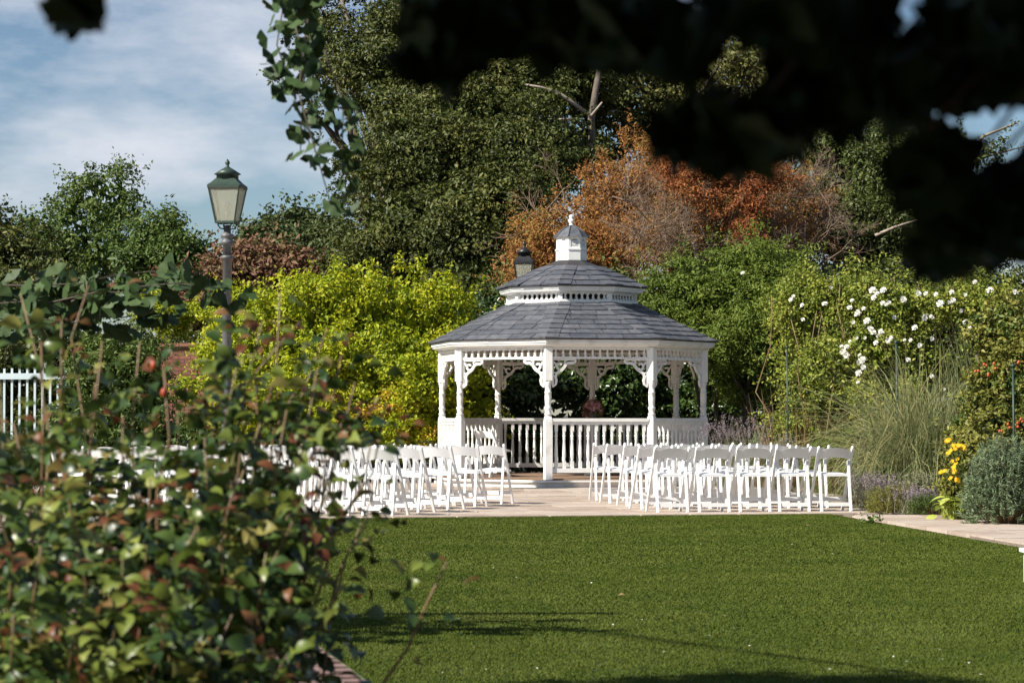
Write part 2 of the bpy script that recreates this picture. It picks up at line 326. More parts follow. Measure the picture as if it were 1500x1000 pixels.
def crown_leaves(lobes, nclump, cr, per, size, asp=0.5, flat=0.65, up=0.4, back=0.25, droop=0.2, core=0.12, shell=(0.58, 1.07), jit=0.6, zmin=0.03, corek=2.3, spray=0.8, gate=0.0, gf=1.1):
    p, d, r = clumps(lobes, nclump, cr, back, shell)
    if gate:                                   # leave hollows between the boughs
        ph = rng.uniform(0, 6.28, 6); q = p * gf
        g = np.sin(q[:, 0] * 1.3 + ph[0] + 1.2 * np.sin(q[:, 2] * 0.9 + ph[1])) + np.sin(q[:, 2] * 1.9 + ph[2] + 1.1 * np.sin(q[:, 0] * 0.8 + ph[3])) + 0.6 * np.sin(q[:, 0] * 3.1 + q[:, 2] * 2.3 + ph[4])
        kp = (g > -0.35) | (rng.random(len(p)) > gate); p, d, r = p[kp], d[kp], r[kp]
    m = len(p)
    k = rng.poisson(per * (r / r.mean()) ** 2); idx = np.repeat(np.arange(m), k); n = len(idx)
    e = rdir(n); e[:, 2] = np.abs(e[:, 2]) * np.where(rng.random(n) < 0.75, 1, -1)
    rad = rng.uniform(0.25, 1, n) ** 0.5
    pos = p[idx] + e * (r[idx] * rad)[:, None] * np.array([1, 1, flat])
    nrm = unit(e * 0.55 + d[idx] * 0.35 + np.array([0, 0, up]) + rng.normal(size=(n, 3)) * jit)
    sz = size * rng.uniform(0.65, 1.25, n)
    ns2 = int(m * spray)                       # leafy shoots that stick out of the clumps
    if ns2:
        ci = rng.choice(m, ns2); sd_ = unit(d[ci] * 0.7 + rng.normal(size=(ns2, 3)) * 0.5 + np.array([0, 0, 0.55])); sl_ = r[ci] * rng.uniform(1.2, 2.4, ns2)
        per2 = max(6, int(per * 0.28)); si = np.repeat(np.arange(ns2), per2); u2 = rng.uniform(0.3, 1, (len(si), 1))
        ps = p[ci][si] + sd_[si] * sl_[si][:, None] * u2 + rng.normal(size=(len(si), 3)) * size * 0.45 - np.array([0, 0, 0.12]) * (u2 * sl_[si][:, None]) ** 2
        pos = np.concatenate([pos, ps]); nrm = np.concatenate([nrm, unit(rdir(len(si)) * 0.7 + np.array([0, -0.2, 0.5]))]); sz = np.concatenate([sz, size * rng.uniform(0.6, 1.1, len(si))])
    nc = int(n * core)
    if nc:
        wts = np.array([r_[0] * r_[1] * r_[2] for c, r_ in lobes]); wts /= wts.sum(); li = rng.choice(len(lobes), nc, p=wts)
        C = np.array([l[0] for l in lobes])[li]; RR = np.array([l[1] for l in lobes])[li]
        pc = C + RR * rdir(nc) * rng.uniform(0.25, 0.78, (nc, 1))
        pos = np.concatenate([pos, pc]); nrm = np.concatenate([nrm, unit(rdir(nc) + np.array([0, -0.6, 0.4]))]); sz = np.concatenate([sz, np.full(nc, size * corek)])
    ok = pos[:, 2] > zmin
    return leaf_arrays(pos[ok], nrm[ok], sz[ok], asp, droop=droop), p
def crown(name, parent, mat, *a, **k):
    (v, t), p = crown_leaves(*a, **k)
    raw(name, v, t, mat, parent); return p
def limb_path(a, b, sag=0.1, n=6, wob=0.06):
    a = np.asarray(a, float); b = np.asarray(b, float); L_ = np.linalg.norm(b - a); out = []
    for i in range(n + 1):
        t = i / n; q = a + (b - a) * t; q = q + np.array([0, 0, sag * L_ * math.sin(math.pi * t)])
        if 0 < i < n: q = q + rng.normal(size=3) * wob * L_ * 0.5
        out.append(q)
    return out
def wood(name, parent, mat, paths, n=6):
    off = np.array(parent.location)
    for pts, r0, r1 in paths:                  # every limb, stem or cane is a part of its own
        m = len(pts); MB().tube([np.asarray(q) - off for q in pts], [r0 + (r1 - r0) * i / (m - 1) for i in range(m)], n).build(name, mat, parent)
def tree(name, base, label, cat, mat, lobes, nclump, cr, per, size, trunk_r=0.25, group=None, limbs=6, bark='bark', crownname='crown', **k):
    ro = root(name, base, label, cat, group)
    p = crown(crownname, ro, M[mat], lobes, nclump, cr, per, size, **k)
    C = np.array([l[0] for l in lobes]); top = C[np.argmax(C[:, 2])]; b = np.asarray(base, float)
    mid = b + (top - b) * np.array([0.3, 0.3, 0.55])
    tp = [b, b + (mid - b) * 0.5 + rng.normal(size=3) * 0.05 * trunk_r * 4, mid, mid + (top - mid) * 0.55]
    m = len(tp); mb = MB(); mb.tube([q - b for q in tp], [trunk_r * 1.25, trunk_r, trunk_r * 0.75, trunk_r * 0.3], 9)
    mb.build('trunk', M[bark], ro)
    paths = []
    for i in range(min(limbs, len(lobes) * 2)):
        q = C[i % len(C)] + rng.normal(size=3) * lobes[i % len(C)][1] * 0.3
        s_ = b + (mid - b) * rng.uniform(0.55, 1.0)
        paths.append((limb_path(s_, q, 0.08), trunk_r * 0.45, trunk_r * 0.08))
    if paths: wood('limb', ro, M[bark], paths)
    return ro
def twigs(starts, dirs, length, rad, levels=3, kids=4, spread=0.7, up=0.1):
    """tapered three-sided twigs, several generations; returns verts, tris"""
    V = []; T = []; nv = 0
    S, D, Ln, Rd = starts, unit(dirs), np.full(len(starts), length), np.full(len(starts), rad)
    for lv in range(levels):
        n = len(S); D = unit(D)
        bend = rng.normal(size=(n, 3)) * 0.22; bend[:, 2] += up
        p0 = S; p1 = S + D * Ln[:, None] * 0.5; d2 = unit(D + bend); p2 = p1 + d2 * Ln[:, None] * 0.5
        a = unit(np.cross(D, rng.normal(size=(n, 3)))); b = np.cross(D, a)
        ring = lambda p, r: np.stack([p + (a * math.cos(t) + b * math.sin(t)) * r[:, None] for t in (0, 2.09, 4.19)], 1)
        v = np.concatenate([ring(p0, Rd), ring(p1, Rd * 0.75), ring(p2, Rd * 0.45)], 1)
        f = []
        for o in (0, 3):
            for i in range(3):
                j = (i + 1) % 3; f += [(o + i, o + j, o + 3 + j), (o + i, o + 3 + j, o + 3 + i)]
        f = np.array(f); V.append(v.reshape(-1, 3)); T.append((np.arange(n)[:, None, None] * 9 + f[None]).reshape(-1, 3) + nv); nv += n * 9
        if lv < levels - 1:
            idx = np.repeat(np.arange(n), kids); u = rng.uniform(0.3, 1.0, len(idx))[:, None]
            S = np.where(u < 0.5, p0[idx] + (p1 - p0)[idx] * u * 2, p1[idx] + (p2 - p1)[idx] * (u * 2 - 1))
            D = unit(d2[idx] + rng.normal(size=(len(idx), 3)) * spread); Ln = Ln[idx] * rng.uniform(0.4, 0.75, len(idx)); Rd = Rd[idx] * 0.6
    return np.concatenate(V), np.concatenate(T)
def blade_arrays(base, d0, Ln, width, droop=1.0, segs=4):
    n = len(base); d0 = unit(d0); Ln = Ln.reshape(-1, 1); s = np.cross(d0, np.array([0, 0, 1.0])); s = unit(s + rng.normal(size=(n, 3)) * 0.4)
    rows = []; g = np.asarray(droop).reshape(-1, 1) * np.ones((n, 1))
    for i in range(segs + 1):
        t = i / segs; p = base + d0 * Ln * t; p = p + np.array([0, 0, -1.0]) * (g * Ln * t * t * 0.5)
        wv = np.asarray(width).reshape(-1, 1) * (1 - 0.85 * t ** 1.5) * 0.5
        rows.append(p - s * wv); rows.append(p + s * wv)
    v = np.stack(rows, 1); k = 2 * (segs + 1); f = []
    for i in range(segs): f += [(2 * i, 2 * i + 1, 2 * i + 3), (2 * i, 2 * i + 3, 2 * i + 2)]
    t = (np.arange(n)[:, None, None] * k + np.array(f)[None]).reshape(-1, 3)
    v = v.reshape(-1, 3); v[:, 2] = np.maximum(v[:, 2], 0.015)
    return v, t

# ------------------------------------------------------------------ ground, lawn, paving, path
def sheet(name, poly, z, mat, th=0.0):
    mb = MB()
    if th: mb.prism(poly, z - th, z)
    else: mb.add([(x, y, z) for x, y in poly], [tuple(range(len(poly)))])
    return tag(mb.build(name, mat), kind='structure')
sheet('ground', [(-1500, -300), (1500, -300), (1500, 3000), (-1500, 3000)], -0.06, M['soil'])

LN = np.array([[-0.04, 8.0], [-4.1, 27.15], [3.78, 28.9], [4.55, 21.5], [6.1, 7.0]])   # lawn outline
sheet('lawn', [tuple(q) for q in LN[::-1]], 0.0, M['turf'], 0.05)
def in_poly(x, y, poly):
    inside = np.zeros(len(x), bool); j = len(poly) - 1
    for i in range(len(poly)):
        xi, yi = poly[i]; xj, yj = poly[j]
        c = ((yi > y) != (yj > y)) & (x < (xj - xi) * (y - yi) / (yj - yi + 1e-12) + xi); inside ^= c; j = i
    return inside
def grass_field():
    bs = []; hs = []; ws = []
    for d0, d1, dens, wd in ((8.0, 13.0, 12000, 0.0032), (13.0, 19.0, 7500, 0.0046), (19.0, 29.0, 4200, 0.0072)):
        x0, x1 = -4.4, 6.2; n = int((x1 - x0) * (d1 - d0) * dens); x = rng.uniform(x0, x1, n); y = rng.uniform(d0, d1, n)
        lim = y * 750 / FPX + 0.6
        ok = in_poly(x, y, LN) & (np.abs(x) < lim) & (y > 9.7); x, y = x[ok], y[ok]
        bs.append(np.stack([x, y, np.full(len(x), 0.002)], 1)); hs.append(rng.uniform(0.008, 0.015, len(x))); ws.append(np.full(len(x), wd))
    b = np.concatenate(bs); h = np.concatenate(hs)[:, None]; wv = np.concatenate(ws)[:, None]; n = len(b)
    lean = rng.normal(size=(n, 3)) * 0.5; lean[:, 2] = 1; lean[:, 0] += 0.15
    a = rng.uniform(0, math.pi, n); s = np.stack([np.cos(a), np.sin(a), np.zeros(n)], 1)
    v = np.stack([b - s * wv, b + s * wv, b + lean * h], 1).reshape(-1, 3)
    o = raw('lawn_grass', v, np.arange(3 * n).reshape(-1, 3), M['lawn'])
    tag(o, 'short even green artificial turf covering the open lawn', 'grass', kind='stuff')
grass_field()

def edge_y(x): return 27.15 + (x + 4.1) * (28.9 - 27.15) / (3.78 + 4.1)
pave = sheet('paving', [(-9.5, 25.95), (-4.1, 27.11), (3.78, 28.86), (3.95, 28.9), (4.75, 21.5), (6.3, 7), (7.45, 7), (5.95, 21.5), (5.3, 29.2), (5.3, 45.0), (-9.5, 45.0)], 0.0, M['joint'], 0.05)
GC = np.array([(837 - CX) / FPX * 41.3, 41.3, 0.0]); GR, GTH = 2.26, R(34)
SL = []
def slab(poly, z0, z1): SL.append((poly, z0, z1))
def slab_build(poly, z0, z1):
    c = np.mean(poly, 0); mb = MB(); mb.prism([tuple(np.array(q) - c) for q in poly], -0.02, z1 - z0)
    o = mb.build('slab', M['stone'], pave); o.location = (c[0], c[1], z0); return o
ang = math.atan2(1.75, 7.88); ux = np.array([math.cos(ang), math.sin(ang)]); uy = np.array([-math.sin(ang), math.cos(ang)])
O = np.array([-9.4, edge_y(-9.4) + 0.012]); row = 0.0
while row < 13.0:
    hgt = rnd.choice([0.45, 0.6, 0.6, 0.75]); u = -rnd.uniform(0, 0.6)
    while u < 15.3:
        wd = rnd.choice([0.6, 0.75, 0.9, 0.9, 1.1]); g = 0.013
        q = [O + ux * (u + g) + uy * (row + g), O + ux * (u + wd - g) + uy * (row + g), O + ux * (u + wd - g) + uy * (row + hgt - g), O + ux * (u + g) + uy * (row + hgt - g)]
        u += wd; cq = np.mean(q, 0)
        if cq[0] > 4.9 or cq[1] > 42.5 or np.hypot(*(cq - GC[:2])) < 1.75 or cq[0] < -9.2 or abs(cq[0]) > cq[1] * 0.2118 + 1.3: continue
        slab(q, 0.0, 0.016 + rnd.uniform(-0.002, 0.003))
    row += hgt
a0 = np.array([3.98, 28.4]); a1 = np.array([4.75, 21.5]); a2 = np.array([5.5, 14.5])
for s0, s1, n in ((a0, a1, 9), (a1, a2, 7)):
    dv = (s1 - s0) / n; nv = np.array([-dv[1], dv[0]]); nv /= np.linalg.norm(nv); nv *= 1 if nv[0] > 0 else -1
    for i in range(n):
        sp = rnd.uniform(0.45, 0.75); b0 = s0 + dv * i; b1 = b0 + dv; e = dv / np.linalg.norm(dv) * 0.008
        for w0, w1 in ((0.0, sp), (sp, 1.2)):
            q = [b0 + e + nv * (w0 + .008), b1 - e + nv * (w0 + .008), b1 - e + nv * (w1 - .008), b0 + e + nv * (w1 - .008)]
            ar = sum(q[k][0] * q[(k + 1) % 4][1] - q[(k + 1) % 4][0] * q[k][1] for k in range(4))
            slab(q if ar > 0 else q[::-1], 0.0, 0.016 + rnd.uniform(-0.002, 0.003))

def slab_score(q):
    c = np.mean(q[0], 0); out = max(0, abs(c[0]) - c[1] * 0.2118); return (out > 0.4, out > 0.0, c[1] > 38.5, c[1])
SL.sort(key=slab_score); rest = MB()
for i, q in enumerate(SL):
    if i < 295: slab_build(*q)
    else: rest.prism([tuple(p) for p in q[0]], -0.02, q[2])
if len(SL) > 295: tag(rest.build('slab_field', M['stone'], pave), kind='stuff')
# brick path beside the lawn
pe0 = np.array([-0.04, 8.0]); pe1 = np.array([-4.1, 27.15]); pd = (pe1 - pe0) / np.linalg.norm(pe1 - pe0); pn = np.array([-pd[1], pd[0]]); pn *= 1 if pn[0] < 0 else -1
path = sheet('brick_path', [tuple(pe0 + pn * 0.02), tuple(pe1 + pn * 0.02 - pd * 0.2), tuple(pe1 + pn * 1.35 - pd * 0.2), tuple(pe0 + pn * 1.35)][::-1], -0.012, M['joint'], 0.04)
bm_ = MB().box((0, 0, 0), (0.204, 0.096, 0.05)).mesh('brick')
angp = math.atan2(pn[1], pn[0]); cnt = 0; rest = MB()
for r_ in range(0, 172):
    for c_ in range(-1, 6):
        u = 0.02 + 0.215 * c_ + (0.107 if r_ % 2 else 0) + 0.11; v = 0.05 + r_ * 0.106
        if u < 0.11 or u > 1.24: continue
        q = pe0 + pn * u + pd * v; z = -0.018 + rnd.uniform(-0.003, 0.003)
        vis = q[1] > 9.6 and abs(q[0]) < q[1] * 0.2118 + 0.2 and cnt < 300
        Mx = Matrix.Rotation(angp + rnd.uniform(-.015, .015), 4, 'Z')
        if vis:
            o = link('brick', bm_, M['pbrick'], path); o.location = (q[0], q[1], z + 0.012); o.rotation_euler = (rnd.uniform(-.012, .012), 0, angp + rnd.uniform(-.015, .015)); cnt += 1
        else: rest.box((q[0], q[1], z + 0.012), (0.204, 0.096, 0.05), Mx.to_3x3())
tag(rest.build('brick_field', M['pbrick'], path), kind='stuff')

# ------------------------------------------------------------------ gazebo
gz = root('gazebo', GC, 'white octagonal wooden gazebo with two tier slate roof and louvred cupola', 'gazebo')
H0 = 0.13
def ov(k, r): a = GTH + k * math.pi / 4; return Vector((r * math.cos(a), r * math.sin(a), 0))
def octpoly(r): return [(ov(k, r).x, ov(k, r).y) for k in range(8)]
# base, deck
mb = MB(); mb.prism(octpoly(2.40), 0.0, 0.098); mb.build('skirt', M['paint_low'], gz)
mb = MB(); mb.prism(octpoly(2.46), 0.100, H0); mb.build('deck_edge', M['paint'], gz, 0.004)
deck = MB().prism(octpoly(2.42), H0 + 0.001, H0 + 0.004).build('deck', M['deck'], gz)
apo = 2.36
for i in range(33):
    y = -2.24 + i * 0.14
    # chord of the octagon at this y
    xs = []
    for k in range(8):
        a, b = ov(k, 2.40), ov(k + 1, 2.40)
        for yy in (y - 0.064, y + 0.064):
            if (a.y - yy) * (b.y - yy) < 0: t = (yy - a.y) / (b.y - a.y); xs.append((a.x + (b.x - a.x) * t, yy))
    lo = [q[0] for q in xs if q[0] < 0]; hi = [q[0] for q in xs if q[0] >= 0]
    if len(lo) < 2 or len(hi) < 2: continue
    x0, x1 = max(lo), min(hi)
    o = MB().box((0, 0, 0), (x1 - x0, 0.128, 0.02)).build('board', M['deck'], deck); o.location = ((x0 + x1) / 2, y, H0 + 0.0145)
# posts
def post_mesh():
    mb = MB(); s = 0.13
    mb.box((0, 0, 0.48), (s, s, 0.96)); mb.box((0, 0, 1.0), (s, s, 0.08), top=0.72)
    prof = [(0.045, 1.04), (0.062, 1.055), (0.062, 1.07), (0.046, 1.085), (0.052, 1.13), (0.062, 1.16), (0.062, 1.175), (0.047, 1.19), (0.05, 1.22), (0.056, 1.34), (0.052, 1.40), (0.057, 1.405), (0.057, 1.425), (0.05, 1.43), (0.048, 1.52), (0.056, 1.53), (0.05, 1.545), (0.062, 1.57), (0.062, 1.60)]
    mb.lathe(prof, n=16)
    mb.box((0, 0, 1.875), (s, s, 0.55)); return mb.mesh('post')
pm = post_mesh()
for k in range(8):
    o = link('post', pm, M['paint'], gz); p = ov(k, GR); o.location = (p.x, p.y, H0 + 0.004); o.rotation_euler = (0, 0, GTH + k * math.pi / 4 + R(22.5 if k % 2 else 22.5))
    b = o.modifiers.new('bevel', 'BEVEL'); b.width = 0.008; b.segments = 1; b.limit_method = 'ANGLE'; b.angle_limit = R(60)
SIDE = 2 * GR * math.sin(math.pi / 8); AP = GR * math.cos(math.pi / 8)
def side_frame(k, z=0.0):
    a = GTH + (k + 0.5) * math.pi / 4; return Matrix.Translation((AP * math.cos(a), AP * math.sin(a), z)) @ Matrix.Rotation(a - math.pi / 2, 4, 'Z')   # local y outward, x along the side
def place(o, Mx): o.matrix_basis = Mx; return o
# baluster, spindle
bal = MB(); bal.box((0, 0, 0.06), (0.05, 0.05, 0.12)); bal.box((0, 0, 0.66), (0.05, 0.05, 0.12))
bal.lathe([(0.016, 0.12), (0.027, 0.13), (0.018, 0.145), (0.025, 0.165), (0.029, 0.24), (0.024, 0.36), (0.018, 0.46), (0.027, 0.475), (0.018, 0.49), (0.026, 0.52), (0.026, 0.54), (0.017, 0.56), (0.026, 0.58), (0.018, 0.60)], n=10)
balm = bal.mesh('baluster')
spn = MB(); spn.box((0, 0, 0.014), (0.04, 0.04, 0.028)); spn.box((0, 0, 0.125), (0.04, 0.04, 0.03))
spn.lathe([(0.012, 0.028), (0.022, 0.04), (0.024, 0.06), (0.013, 0.09), (0.020, 0.098), (0.013, 0.11)], n=8); spnm = spn.mesh('spindle')
W_ = SIDE - 0.13
rail = MB(); rail.box((0, 0, 0.97), (W_, 0.11, 0.05)); rail.box((0, 0, 0.918), (W_, 0.07, 0.05)); brl = MB().box((0, 0, 0.155), (W_, 0.075, 0.075)).mesh('bottom_rail'); railm = rail.mesh('railing')
fr = MB(); fr.box((0, 0, 2.105 - H0), (W_, 0.06, 0.035)); fr.box((0, 0, 2.272 - H0), (W_, 0.06, 0.03))
ns_ = 13
for i in range(ns_):        # scalloped valance above the spindles
    x0 = -W_ / 2 + W_ * i / ns_; w1 = W_ / ns_; pts = [(x0 + w1 * t / 6, 2.252 - H0 - 0.022 * abs(math.cos(math.pi * t / 6)) ) for t in range(7)]
    vs_ = [(a, 0.034, b) for a, b in pts] + [(x0 + w1, 0.034, 2.258 - H0), (x0, 0.034, 2.258 - H0)]
    vs2 = [(a, 0.022, b) for a, _, b in vs_]; n_ = len(vs_)
    fr.add(vs_ + vs2, [tuple(reversed(range(n_))), tuple(range(n_, 2 * n_))] + [(i_, (i_ + 1) % n_, n_ + (i_ + 1) % n_, n_ + i_) for i_ in range(n_)])
frm = fr.mesh('frieze')
# bracket: scrolled corner piece, u away from the post, v down from the frieze
br = MB(); fm = lambda u, v, t: (u, t, -v)
def arc(cx, cy, r, a0, a1, n=12, k=1.0): return [(cx + r * (1 + (k - 1) * i / n) * math.cos(R(a0 + (a1 - a0) * i / n)), cy + r * (1 + (k - 1) * i / n) * math.sin(R(a0 + (a1 - a0) * i / n))) for i in range(n + 1)]
br.ribbon([(0.0, 0.012), (0.2, 0.013), (0.40, 0.012)], 0.024, 0.03, fm)
br.ribbon([(0.013, 0.03), (0.012, 0.2), (0.013, 0.46)], 0.026, 0.031, fm)
br.ribbon([(0.02, 0.45), (0.06, 0.41), (0.07, 0.35), (0.055, 0.29), (0.075, 0.235), (0.12, 0.20), (0.165, 0.175), (0.20, 0.135), (0.235, 0.085), (0.29, 0.066), (0.34, 0.07), (0.385, 0.045), (0.40, 0.02)], [0.02, 0.034, 0.042, 0.042, 0.042, 0.046, 0.046, 0.046, 0.042, 0.042, 0.04, 0.034, 0.02], 0.033, fm)
br.ribbon(arc(0.125, 0.115, 0.058, 60, 330, 14, 0.55), 0.030, 0.0325, fm)
br.ribbon([(0.13, 0.19), (0.095, 0.15), (0.07, 0.10), (0.03, 0.05)], 0.026, 0.0315, fm)
br.ribbon(arc(0.24, 0.05, 0.03, 0, 300, 10), 0.02, 0.0335, fm)
br.ribbon(arc(0.045, 0.25, 0.03, 0, 300, 10), 0.02, 0.0335, fm)
brm = br.mesh('bracket')
ENTR = 4           # side between posts at 214 and 259 degrees
for k in range(8):
    F_ = side_frame(k, H0 + 0.004)
    fo = place(link('frieze', frm, M['paint'], gz), F_)
    nsp = 13
    for i in range(nsp):
        s_ = link('spindle', spnm, M['paint'], fo); s_.location = (-W_ / 2 + W_ * (i + 0.5) / nsp, 0, 2.1225 - H0)
    for sgn in (1, -1):
        Mx = F_ @ Matrix.Translation((-sgn * W_ / 2, 0, 2.087 - H0))
        if sgn == -1: Mx = Mx @ Matrix.Rotation(math.pi, 4, 'Z')
        place(link('bracket', brm, M['paint'], gz), Mx)
    if k != ENTR:
        ra = place(link('railing', railm, M['paint'], gz), F_)
        link('bottom_rail', brl, M['paint'], ra)
        for i in range(12):
            b = link('baluster', balm, M['paint'], ra); b.location = (-W_ / 2 + W_ * (i + 0.5) / 12, 0, 0.185)
# eaves and roofs
def ring(mb, r0, r1, z0, z1):
    a = octpoly(r0); b = octpoly(r1); n = 8
    vs_ = [(x, y, z0) for x, y in a] + [(x, y, z1) for x, y in b]
    return mb.add(vs_, [(i, (i + 1) % n, n + (i + 1) % n, n + i) for i in range(n)])
def moulding(name, prof, mat, bevel=0):
    mb = MB(); n = len(prof)
    vs_ = [(x, y, z) for r, z in prof for x, y in octpoly(r)]
    fs = [(j * 8 + i, j * 8 + (i + 1) % 8, ((j + 1) % n) * 8 + (i + 1) % 8, ((j + 1) % n) * 8 + i) for j in range(n) for i in range(8)]
    return mb.add(vs_, fs).build(name, mat, gz)
RE = 2.49
moulding('fascia', [(2.18, 2.288), (2.36, 2.290), (2.38, 2.305), (2.43, 2.318), (2.44, 2.345), (2.455, 2.35), (2.46, 2.40), (2.18, 2.43)], M['paint'])
moulding('ceiling', [(2.20, 2.29), (2.20, 2.31), (0.2, 3.30), (0.2, 3.28)], M['ceiling'])
def roof(name, r0, z0, r1, z1, courses, wd, seed):
    rr = random.Random(seed)
    base = MB(); ring(base, r0, r1, z0 - 0.012, z1 - 0.012); ro = base.build(name, M['slate_dark'], gz)
    c8 = math.cos(math.pi / 8)
    for k in range(8):
        a = GTH + (k + .5) * math.pi / 4; n2 = Vector((math.cos(a), math.sin(a), 0)); t2 = Vector((-math.sin(a), math.cos(a), 0))
        A0, A1 = r0 * c8, r1 * c8; slope = Vector((A1 - A0, z1 - z0)); Ls = slope.length; slope /= Ls
        nrm = (n2 * (z1 - z0) + Vector((0, 0, A0 - A1))).normalized()
        pt = lambda x, s_, h: n2 * (A0 + slope[0] * s_) + Vector((0, 0, z0 + slope[1] * s_)) + t2 * x + nrm * h
        half = lambda s_: (A0 + slope[0] * s_) * math.tan(math.pi / 8)
        ch = Ls / courses
        for c in range(courses):
            s0, s1 = c * ch - 0.012, min((c + 1) * ch + 0.03, Ls); h0, h1 = half(c * ch) - 0.2, half((c + 1) * ch) - 0.2
            if h0 < 0.03: continue
            off = rr.uniform(0, wd); x = -h0 - off
            while x < h0:
                xa, xb = max(x + 0.007, -h0), min(x + wd - 0.007, h0); x += wd
                if xb - xa < 0.05: continue
                ua, ub = max(xa, -h1), min(xb, h1)
                if ub - ua < 0.01: ua = ub = max(-h1, min(h1, (xa + xb) / 2)); ua -= 0.004; ub += 0.004
                e = rr.uniform(-0.004, 0.004); lift = 0.018 + rr.uniform(0, 0.006)
                vs_ = [pt(xa, s0 + e, lift), pt(xb, s0 + e, lift + rr.uniform(-.003, .003)), pt(ub, s1, 0.004), pt(ua, s1, 0.004), pt(xa, s0 + e, -0.001), pt(xb, s0 + e, -0.001)]
                cen = pt((xa + xb) / 2, s0, 0)
                MBs = MB(); MBs.add([q - cen for q in vs_], [(0, 1, 2, 3), (4, 5, 1, 0), (0, 3, 4), (1, 5, 2)])
                o = MBs.build('slate', M['slate'], ro); o.location = cen
            # hip piece over vertex k+1 (bends from this face to the next)
            a2 = GTH + (k + 1.5) * math.pi / 4; n3 = Vector((math.cos(a2), math.sin(a2), 0)); t3 = Vector((-math.sin(a2), math.cos(a2), 0))
            nr3 = (n3 * (z1 - z0) + Vector((0, 0, A0 - A1))).normalized()
            pt3 = lambda x, s_, h: n3 * (A0 + slope[0] * s_) + Vector((0, 0, z0 + slope[1] * s_)) + t3 * x + nr3 * h
            w0 = min(0.20 + rr.uniform(-.01, .01), half(s0) * .95); sE = s1; w1 = min(w0, half(sE) * .95)
            hv = lambda s_, h: (pt(half(s_), s_, h) + pt3(-half(s_), s_, h)) / 2
            vs_ = [pt(half(s0) - w0, s0, .03), hv(s0, .034), pt3(-half(s0) + w0, s0, .03), pt(half(sE) - w1, sE, .012), hv(sE, .014), pt3(-half(sE) + w1, sE, .012), pt(half(s0) - w0, s0, .0), hv(s0, .0), pt3(-half(s0) + w0, s0, .0), pt(half(sE) - w1, sE, 0), pt3(-half(sE) + w1, sE, 0)]
            cen = hv(s0, 0)
            MBs = MB(); MBs.add([q - cen for q in vs_], [(0, 1, 4, 3), (1, 2, 5, 4), (6, 7, 1, 0), (7, 8, 2, 1), (6, 0, 3, 9), (2, 8, 10, 5)])
            o = MBs.build('hip_slate', M['slate'], ro); o.location = cen
    return ro
roof('lower_roof', RE, 2.415, 1.10, 3.075, 8, 0.44, 3)
# upper wall
UW = 1.11
moulding('upper_wall_sill', [(0.95, 3.03), (UW + 0.04, 3.03), (UW + 0.04, 3.098), (UW + 0.015, 3.112), (0.95, 3.112)], M['paint'])
uw = moulding('upper_wall_frieze', [(UW - .06, 3.205), (UW + .01, 3.205), (UW + .01, 3.25), (UW - .06, 3.25)], M['paint'])
usp = MB(); usp.box((0, 0, 0.01), (0.05, 0.035, 0.02)); usp.lathe([(0.014, 0.02), (0.024, 0.035), (0.013, 0.065), (0.022, 0.08)], n=8); usp.box((0, 0, 0.09), (0.05, 0.035, 0.02)); uspm = usp.mesh('spindle')
uap = (UW - 0.025) * math.cos(math.pi / 8); us = 2 * (UW - .025) * math.sin(math.pi / 8)
for k in range(8):
    a = GTH + (k + .5) * math.pi / 4; n2 = Vector((math.cos(a), math.sin(a), 0)); t2 = Vector((-math.sin(a), math.cos(a), 0))
    for i in range(8):
        o = link('spindle', uspm, M['paint'], uw); q = n2 * uap + t2 * (us * ((i + 0.5) / 8 - 0.5)) * 0.92; o.location = (q.x, q.y, 3.109); o.rotation_euler = (0, 0, a - math.pi / 2)
    v_ = ov(k, UW - 0.02); o = MB().box((0, 0, 0.05), (0.075, 0.075, 0.1)).build('corner_block', M['paint'], uw); o.location = (v_.x, v_.y, 3.109); o.rotation_euler = (0, 0, GTH + k * math.pi / 4)
moulding('upper_fascia', [(1.0, 3.225), (1.16, 3.226), (1.19, 3.24), (1.235, 3.25), (1.24, 3.275), (1.255, 3.28), (1.26, 3.325), (1.0, 3.34)], M['paint'])
roof('upper_roof', 1.30, 3.34, 0.20, 3.86, 6, 0.40, 8)
